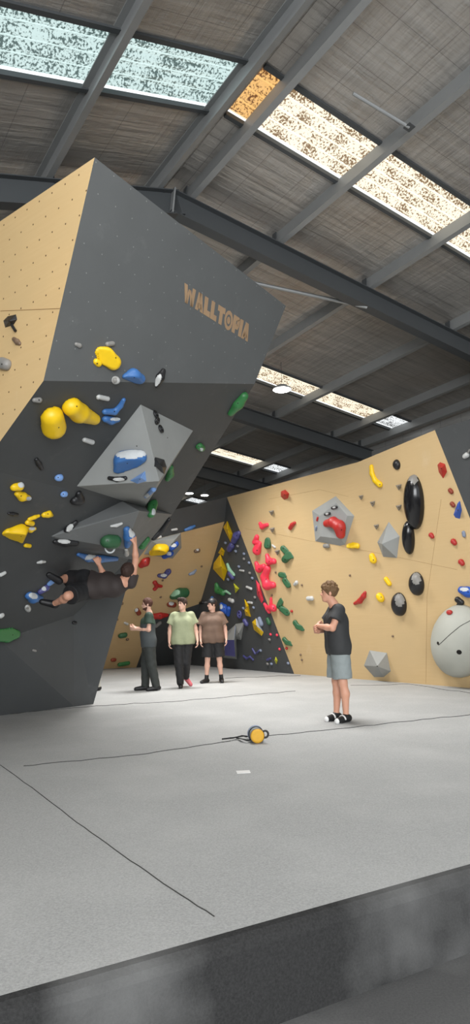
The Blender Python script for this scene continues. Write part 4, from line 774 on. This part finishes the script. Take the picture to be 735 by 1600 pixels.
    if hairstyle == 'curly':
        r2 = np.random.default_rng(3)
        for i in range(46):
            d = unit(r2.normal(size=3)); d = d if d@hu > -.25 else d-hu*2*(d@hu); hp.append(el(hc+hu*.045*s_-hf*.01*s_+(d@hs*hs*.078+d@hf*hf*.095+d@hu*hu*.098)*s_, A_([.026, .026, .026])*s_, axh, .008))
        cl[0] = (hc+hf*.088*s_+hu*.052*s_, unit(hf*.75-hu*.66))
    elif hairstyle == 'fringe': cl[0] = (hc+hf*.07*s_+hu*.04*s_, unit(hf*.8-hu*.6)); hp.append(rc(hc+hu*.1*s_+hf*.05*s_-hs*.04, hc+hu*.1*s_+hf*.06*s_+hs*.04, .036*s_, .036*s_, .03))
    w1 = hs*140; w2 = hf*120+hu*60
    Vh, Fh = sdf(hp, .0065, cl, lambda X: .0035*np.sin(X@w1)*np.sin(X@w2)); mk('hair', Vh, Fh, hair, root, True)
    if beard:
        Vh, Fh = sdf([el(hc-hu*.052*s_+hf*.022*s_, A_([.066, .079, .073])*s_, axh, .02)], .006, [(hc-hu*.042*s_, unit(hu+hf*.35)), (hc-hf*.005, -hf)], lambda X: .002*np.sin(X@w1)); mk('beard', Vh, Fh, hair, root, True)
    if cap:
        Vh, Fh = sdf([el(hc+hu*.045*s_-hf*.008*s_, A_([.094, .112, .106])*s_, axh, .02)], .0065, [(hc+hu*.042*s_, unit(-hu-hf*.06))]); cp = mk('cap', Vh, Fh, 'shoe black', root, True)
        Vh, Fh = sdf([el(hc+hu*.05*s_+hf*.12*s_, A_([.07, .085, .012])*s_, axh, .01)], .005, [(hc+hf*.07*s_, -hf)]); mk('brim', Vh, Fh, 'shoe black', cp, True)
    # shirt
    hem = pel+up_*(.0-tophem+.03); SP = torso(loose); SP += [rc(ch+s*sx*.075-up_*.05, hem+s*lx*.085-up_*.05, .105+loose, .112+loose, .06) for s in (1, -1)]
    nz = lambda X: .0028*np.sin(X@(up_*24+sx*15))*np.sin(X@(sx*17-up_*9+fw*21))+.0022*np.sin(X@(up_*7+sx*40+fw*22))
    body_cl = [(hem, -up_), (G('neck')-up_*.0, unit(up_*1.0-fw*.3))]
    for p in SP: p['clip'] = body_cl
    for S in 'LR':
        sh, e_ = G('sh'+S), G('el'+S); d = unit(e_-sh); L = np.linalg.norm(e_-sh); SP.append(rc(sh, sh+d*L*(sleeve+.2), .056+loose*.6, .058+loose*1.5, .04, [(sh+d*L*sleeve, d)]))
    Vs, Fs = sdf(SP, .010, (), nz); so = mk('shirt', Vs, Fs, None, root, True, mats=[shirt]+([two_tone] if two_tone else []))
    if two_tone:
        for p_ in so.data.polygons:
            c = A_(p_.center)+root_p
            if (c-ch)@up_ < -.02: p_.material_index = 1
    # trousers or shorts
    PP = [rc(G('hipL')+up_*.03, G('hipR')+up_*.03, .112+pant_l, .112+pant_l, .05, [(pel+up_*.10, up_)])]
    for S in 'LR':
        hip, kn, an = G('hip'+S), G('kn'+S), G('an'+S); d = unit(kn-hip)
        if short: PP.append(rc(hip, kn+d*.05, .098+pant_l, .082+pant_l*1.6, .04, [(kn-d*.045, d)]))
        else:
            da = unit(an-kn); PP += [rc(hip, kn, .098+pant_l, .066+pant_l, .04), rc(kn, an+da*.05, .066+pant_l, .05+pant_l*.8, .03, [(an+da*.015, da)])]
    Vp, Fp = sdf(PP, .010, (), lambda X: .003*np.sin(X@(up_*45+lx*30))*np.sin(X@(lx*40+fw*33))); mk('shorts' if short else 'trousers', Vp, Fp, pants, root, True)
    # shoes and socks
    for S in 'LR':
        kn, an, toe = G('kn'+S), G('an'+S), G('toe'+S); da = unit(an-kn); td = unit(toe-an); dn = unit(da-td*(da@td)*.6); f = toe-(an+da*.05); f = unit(f)
        sol = np.cross(f, np.cross(da, f)); sol = unit(sol) if sol@da > 0 else -unit(sol)
        toe2 = toe; hl = an+da*.035-f*.045; P = [rc(hl, toe2, .041, .032, .03), rc(an+da*.01, hl+f*.02, .041, .041, .03), rc(hl+f*.05+da*-.01, toe2-f*.02, .043, .035, .03)]
        cl = [(toe+sol*.028, sol)]; sc_ = shoe[S] if isinstance(shoe, dict) else shoe
        Vq, Fq = sdf(P, .007, cl); q = mk('shoe', Vq, Fq, sc_, root, True)
        Vq, Fq = sdf([rc(hl, toe2, .044, .035, .03)], .006, [(toe+sol*.03, sol), (toe+sol*.014, -sol)]); mk('sole', Vq, Fq, (sole[S] if isinstance(sole, dict) else sole) or 'shoe black', q, True)
        if shoe_toe:
            Vq, Fq = sdf([rc(toe-f*.03, toe+f*.006, .042, .036, .02)], .006, [(toe+sol*.032, sol), (toe-f*.03, -f)]); mk('toe_cap', Vq, Fq, shoe_toe, q, True)
            mb = MB(); st_ = np.cross(f, sol); mb.tube([hl*.45+toe*.55+(st_*math.cos(a)*.052-sol*math.sin(a)*.048) for a in np.linspace(0, math.pi, 9)], .011, 6); mb.build('strap', shoe_toe, q, True)
        if socks: Vq, Fq = sdf([rc(an-da*.10, an+da*.02, .046, .044, .02, [(an-da*.09, -da)])], .007); mk('sock', Vq, Fq, socks, root, True)
    return root
def yaw(deg): a = math.radians(deg); return A_([[math.cos(a), -math.sin(a), 0], [math.sin(a), math.cos(a), 0], [0, 0, 1.]])
def foot(u, v): return onz(u, v, 0)

# standing man, arms folded, seen from his left side
person('curly haired man in black tee and grey shorts standing with folded arms', dict(
    head=V3(0, -.075, 1.665), neck=V3(0, -.015, 1.515), elL=V3(.235, -.10, 1.20), elR=V3(-.235, -.12, 1.19), wrL=V3(.03, -.255, 1.235), wrR=V3(-.03, -.235, 1.16), hdL=V3(-.9, .25, .15), hdR=V3(.75, -.75, .22), pnL=V3(.1, .9, -.3), pnR=V3(.3, .8, .2), curlL=.5, curlR=.55,
    hipL=V3(.09, .015, .93), hipR=V3(-.09, .015, .93), waist=V3(0, -.005, 1.1), chest=V3(0, .0, 1.30), anL=V3(.10, .05, .085), anR=V3(-.09, -.035, .085), toeL=V3(.20, -.085, .03), toeR=V3(-.01, -.175, .03), knL=V3(.10, .03, .5), knR=V3(-.09, -.015, .5), hf=V3(-.12, -1, .05)),
    (yaw(-86)*.965, foot(533, 1127)), 'black tee', 'grey marl', True, 'light brown hair', 'shoe black', hairstyle='curly', shoe_toe='shoe white', sole='shoe white', pant_l=.026, loose=.024)
# man in dark green, profile, hands together in front
person('bearded man in dark green tee and black trousers, side on, hands raised in front', dict(
    elL=V3(.225, .0, 1.17), elR=V3(-.225, .0, 1.17), wrL=V3(.06, -.25, 1.19), wrR=V3(-.05, -.25, 1.21), hdL=V3(-.3, -1, .12), hdR=V3(.25, -1, .15), pnL=V3(-.8, .3, .5), pnR=V3(.8, .3, .5), curlL=.55, curlR=.55, chest=V3(0, -.015, 1.30), waist=V3(0, -.035, 1.1),
    anL=V3(.09, .14, .085), anR=V3(-.09, -.07, .085), toeL=V3(.12, -.03, .03), toeR=V3(-.1, -.26, .03), knL=V3(.1, .05, .5), knR=V3(-.1, -.06, .51), hf=V3(0, -1, -.06)),
    (yaw(-82), foot(233, 1079)), 'bottle green tee', 'olive black cloth', False, 'red-brown hair', 'shoe black', 'skin pale', beard=True, two_tone='charcoal tee', loose=.03, tophem=.12, pant_l=.03)
# man in sage tee walking
person('man in sage green tee and black trousers, walking with one pink shoe raised', dict(
    hf=V3(-.75, -.8, -.02), elL=V3(.26, .03, 1.18), elR=V3(-.26, .02, 1.18), wrL=V3(.29, -.10, .94), wrR=V3(-.275, -.04, .93), curlL=.4, curlR=.4,
    knL=V3(.06, .02, .5), anL=V3(.06, .33, .19), toeL=V3(.16, .31, .03), anR=V3(-.06, -.0, .085), toeR=V3(-.06, -.15, .03), knR=V3(-.09, -.04, .5)),
    (yaw(6), foot(287, 1075)), 'sage tee', 'black cloth', False, 'dark brown hair', {'L': 'shoe pink', 'R': 'shoe black'}, 'skin pale', loose=.036, tophem=.08, hairstyle='fringe', pant_l=.022, sleeve=.68)
# man in brown tee with black cap
person('man in brown tee, black cap and black shorts standing with arms down', dict(
    hf=V3(-.95, -.35, 0), elL=V3(.275, .03, 1.17), elR=V3(-.26, .03, 1.17), wrL=V3(.29, -.06, .93), wrR=V3(-.26, -.06, .92), anL=V3(.17, .03, .085), anR=V3(-.15, .03, .085), knL=V3(.135, -.01, .5), knR=V3(-.12, -.01, .5), toeL=V3(.18, -.14, .03), toeR=V3(-.26, -.10, .03)),
    (yaw(4), foot(334, 1067)), 'brown tee', 'black cloth', True, 'dark brown hair', 'shoe black', 'skin pale', loose=.045, tophem=.10, cap=True, socks='shoe black', pant_l=.03, sleeve=.75)
# someone mostly behind the wall edge
person('person in pale trousers almost hidden behind the foot of the overhanging wall', {}, (yaw(-60), foot(147, 1079)), 'brown tee', 'pale trousers', False, 'dark brown hair', 'shoe black', 'skin pale')

# climber under the roof face, seen from behind and below
cw = lambda u, v, y: onY(u, v, y)
person('climber in dark tee and black shorts hanging sideways under the overhang', dict(
    hipL=cw(129, 906, 9.2), hipR=cw(134, 921, 9.05), waist=cw(150, 917, 9.08), chest=cw(173, 914, 9.04), shL=cw(170, 902, 9.16), shR=cw(205, 912, 9.04), neck=cw(193, 909, 9.02), head=cw(199, 894, 8.97),
    elL=cw(163, 901, 9.36), wrL=cw(155, 882, 9.26), elR=cw(212, 876, 9.0), wrR=cw(211, 850, 8.93), hdL=V3(-.45, .1, .85), hdR=V3(-.15, .05, 1), pnL=V3(-.2, .8, -.1), pnR=V3(-.8, .6, 0), curlL=.7, curlR=.55,
    knL=cw(106, 905, 9.36), anL=cw(91, 906, 8.98), toeL=cw(76, 898, 8.86), knR=cw(106, 931, 8.75), anR=cw(85, 943, 9.0), toeR=cw(65, 940, 8.97), hf=V3(.25, .9, .3), hu=V3(.25, -.3, .9)),
    None, 'maroon tee', 'black cloth', True, 'dark brown hair', {'L': 'shoe black', 'R': 'shoe black'}, 'skin', loose=.024, tophem=-.09, sole={'L': 'shoe black', 'R': 'shoe red'}, pant_l=.03, sleeve=.42)

# ------------------------------------------------------------------ things on the floor
P0 = foot(403, 1162); Rb = .072; axb = unit(A_([-.10, 1, 0.0])*1.0); root = empty('chalk_bag', P0, 'chalk bag with yellow base and black belt lying on the grey mat', 'chalk bag'); c0 = P0+A_([0, 0, Rb+.004])
mb = MB(); mb.lathe(c0, axb, [(.0, Rb*.96), (.012, Rb), (.10, Rb*1.02), (.19, Rb*1.06), (.192, Rb*.98), (.12, Rb*.93)], 28); mb.build('pouch', 'grey marl', root, True)
mb = MB(); mb.lathe(c0-axb*.012, axb, [(0, Rb*.72), (.004, Rb*.9), (.014, Rb)], 28); M('mustard', (206, 156, 38), .6); mb.build('base_panel', 'mustard', root)['label'] = 'yellow round base'
mb = MB(); mb.tube([c0+axb*.012+Rb*1.01*(math.cos(a)*np.cross(axb, [0, 0, 1.])+math.sin(a)*A_([0, 0, 1.])) for a in np.linspace(0, 2*math.pi, 30)[:-1]], .006, 8, closed=True); mb.build('piping', 'brown', root, True)
for d_, r_ in ((.185, 1.07), (.12, 1.04)):
    mb = MB(); mb.tube([c0+axb*d_+Rb*r_*(math.cos(a)*np.cross(axb, [0, 0, 1.])+math.sin(a)*A_([0, 0, 1.])) for a in np.linspace(0, 2*math.pi, 30)[:-1]], .009, 8, closed=True); mb.build('rim', 'shoe black' if d_ < .15 else 'paleblue', root, True)
mb = MB(); mb.lathe(c0+axb*.17, axb, [(0, Rb*.9), (.015, Rb*.95)], 24); mb.build('lining', 'chalk', root)
mb = MB(); mb.tube([c0+A_([.05, .02, .015])+A_([.04*(1-math.cos(a))*.8, .0, .034*math.sin(a)]) for a in np.linspace(0, 2*math.pi, 20)[:-1]], .011, 8, closed=True); mb.build('carry_loop', 'shoe black', root, True)
def strap(px, lift, wid=.011):
    pts = [onz(u, v, lift+.012*math.sin(i*.9)**2) for i, (u, v) in enumerate(px)]; V, Fc = [], []
    for i, p in enumerate(pts):
        t = unit(pts[min(i+1, len(pts)-1)]-pts[max(i-1, 0)]); sd = unit(np.cross(t, [0, 0, 1.])); z = A_([0, 0, .003]); V += [p-sd*wid-z+A_([0, 0, wid]), p+sd*wid-z, p+sd*wid+z, p-sd*wid+z+A_([0, 0, wid])]
    for i in range(len(pts)-1):
        for k in range(4): Fc.append([i*4+k, i*4+(k+1) % 4, (i+1)*4+(k+1) % 4, (i+1)*4+k])
    Fc += [[3, 2, 1, 0], [len(V)-4, len(V)-3, len(V)-2, len(V)-1]]
    return fix_normals(mk('belt', V, Fc, 'shoe black', root))
strap([(394, 1151), (386, 1152), (380, 1151), (374, 1152), (366, 1154), (356, 1155), (347, 1156)], .012, .016); strap([(394, 1157), (386, 1158), (379, 1156), (373, 1154), (369, 1154)], .012, .014)
tg = [onz(u, v, .0) for u, v in ((369, 1205), (390, 1204), (392, 1208), (371, 1209))]; mb = MB(); mb.add([p+A_([0, 0, .001]) for p in tg]+[p+A_([0, 0, .004]) for p in tg], [[3, 2, 1, 0], [4, 5, 6, 7]]+[[i, (i+1) % 4, (i+1) % 4+4, i+4] for i in range(4)])
tag(mb.build('paper_slip', 'shoe white'), 'small white paper slip lying flat on the grey mat in front of the chalk bag', 'paper')
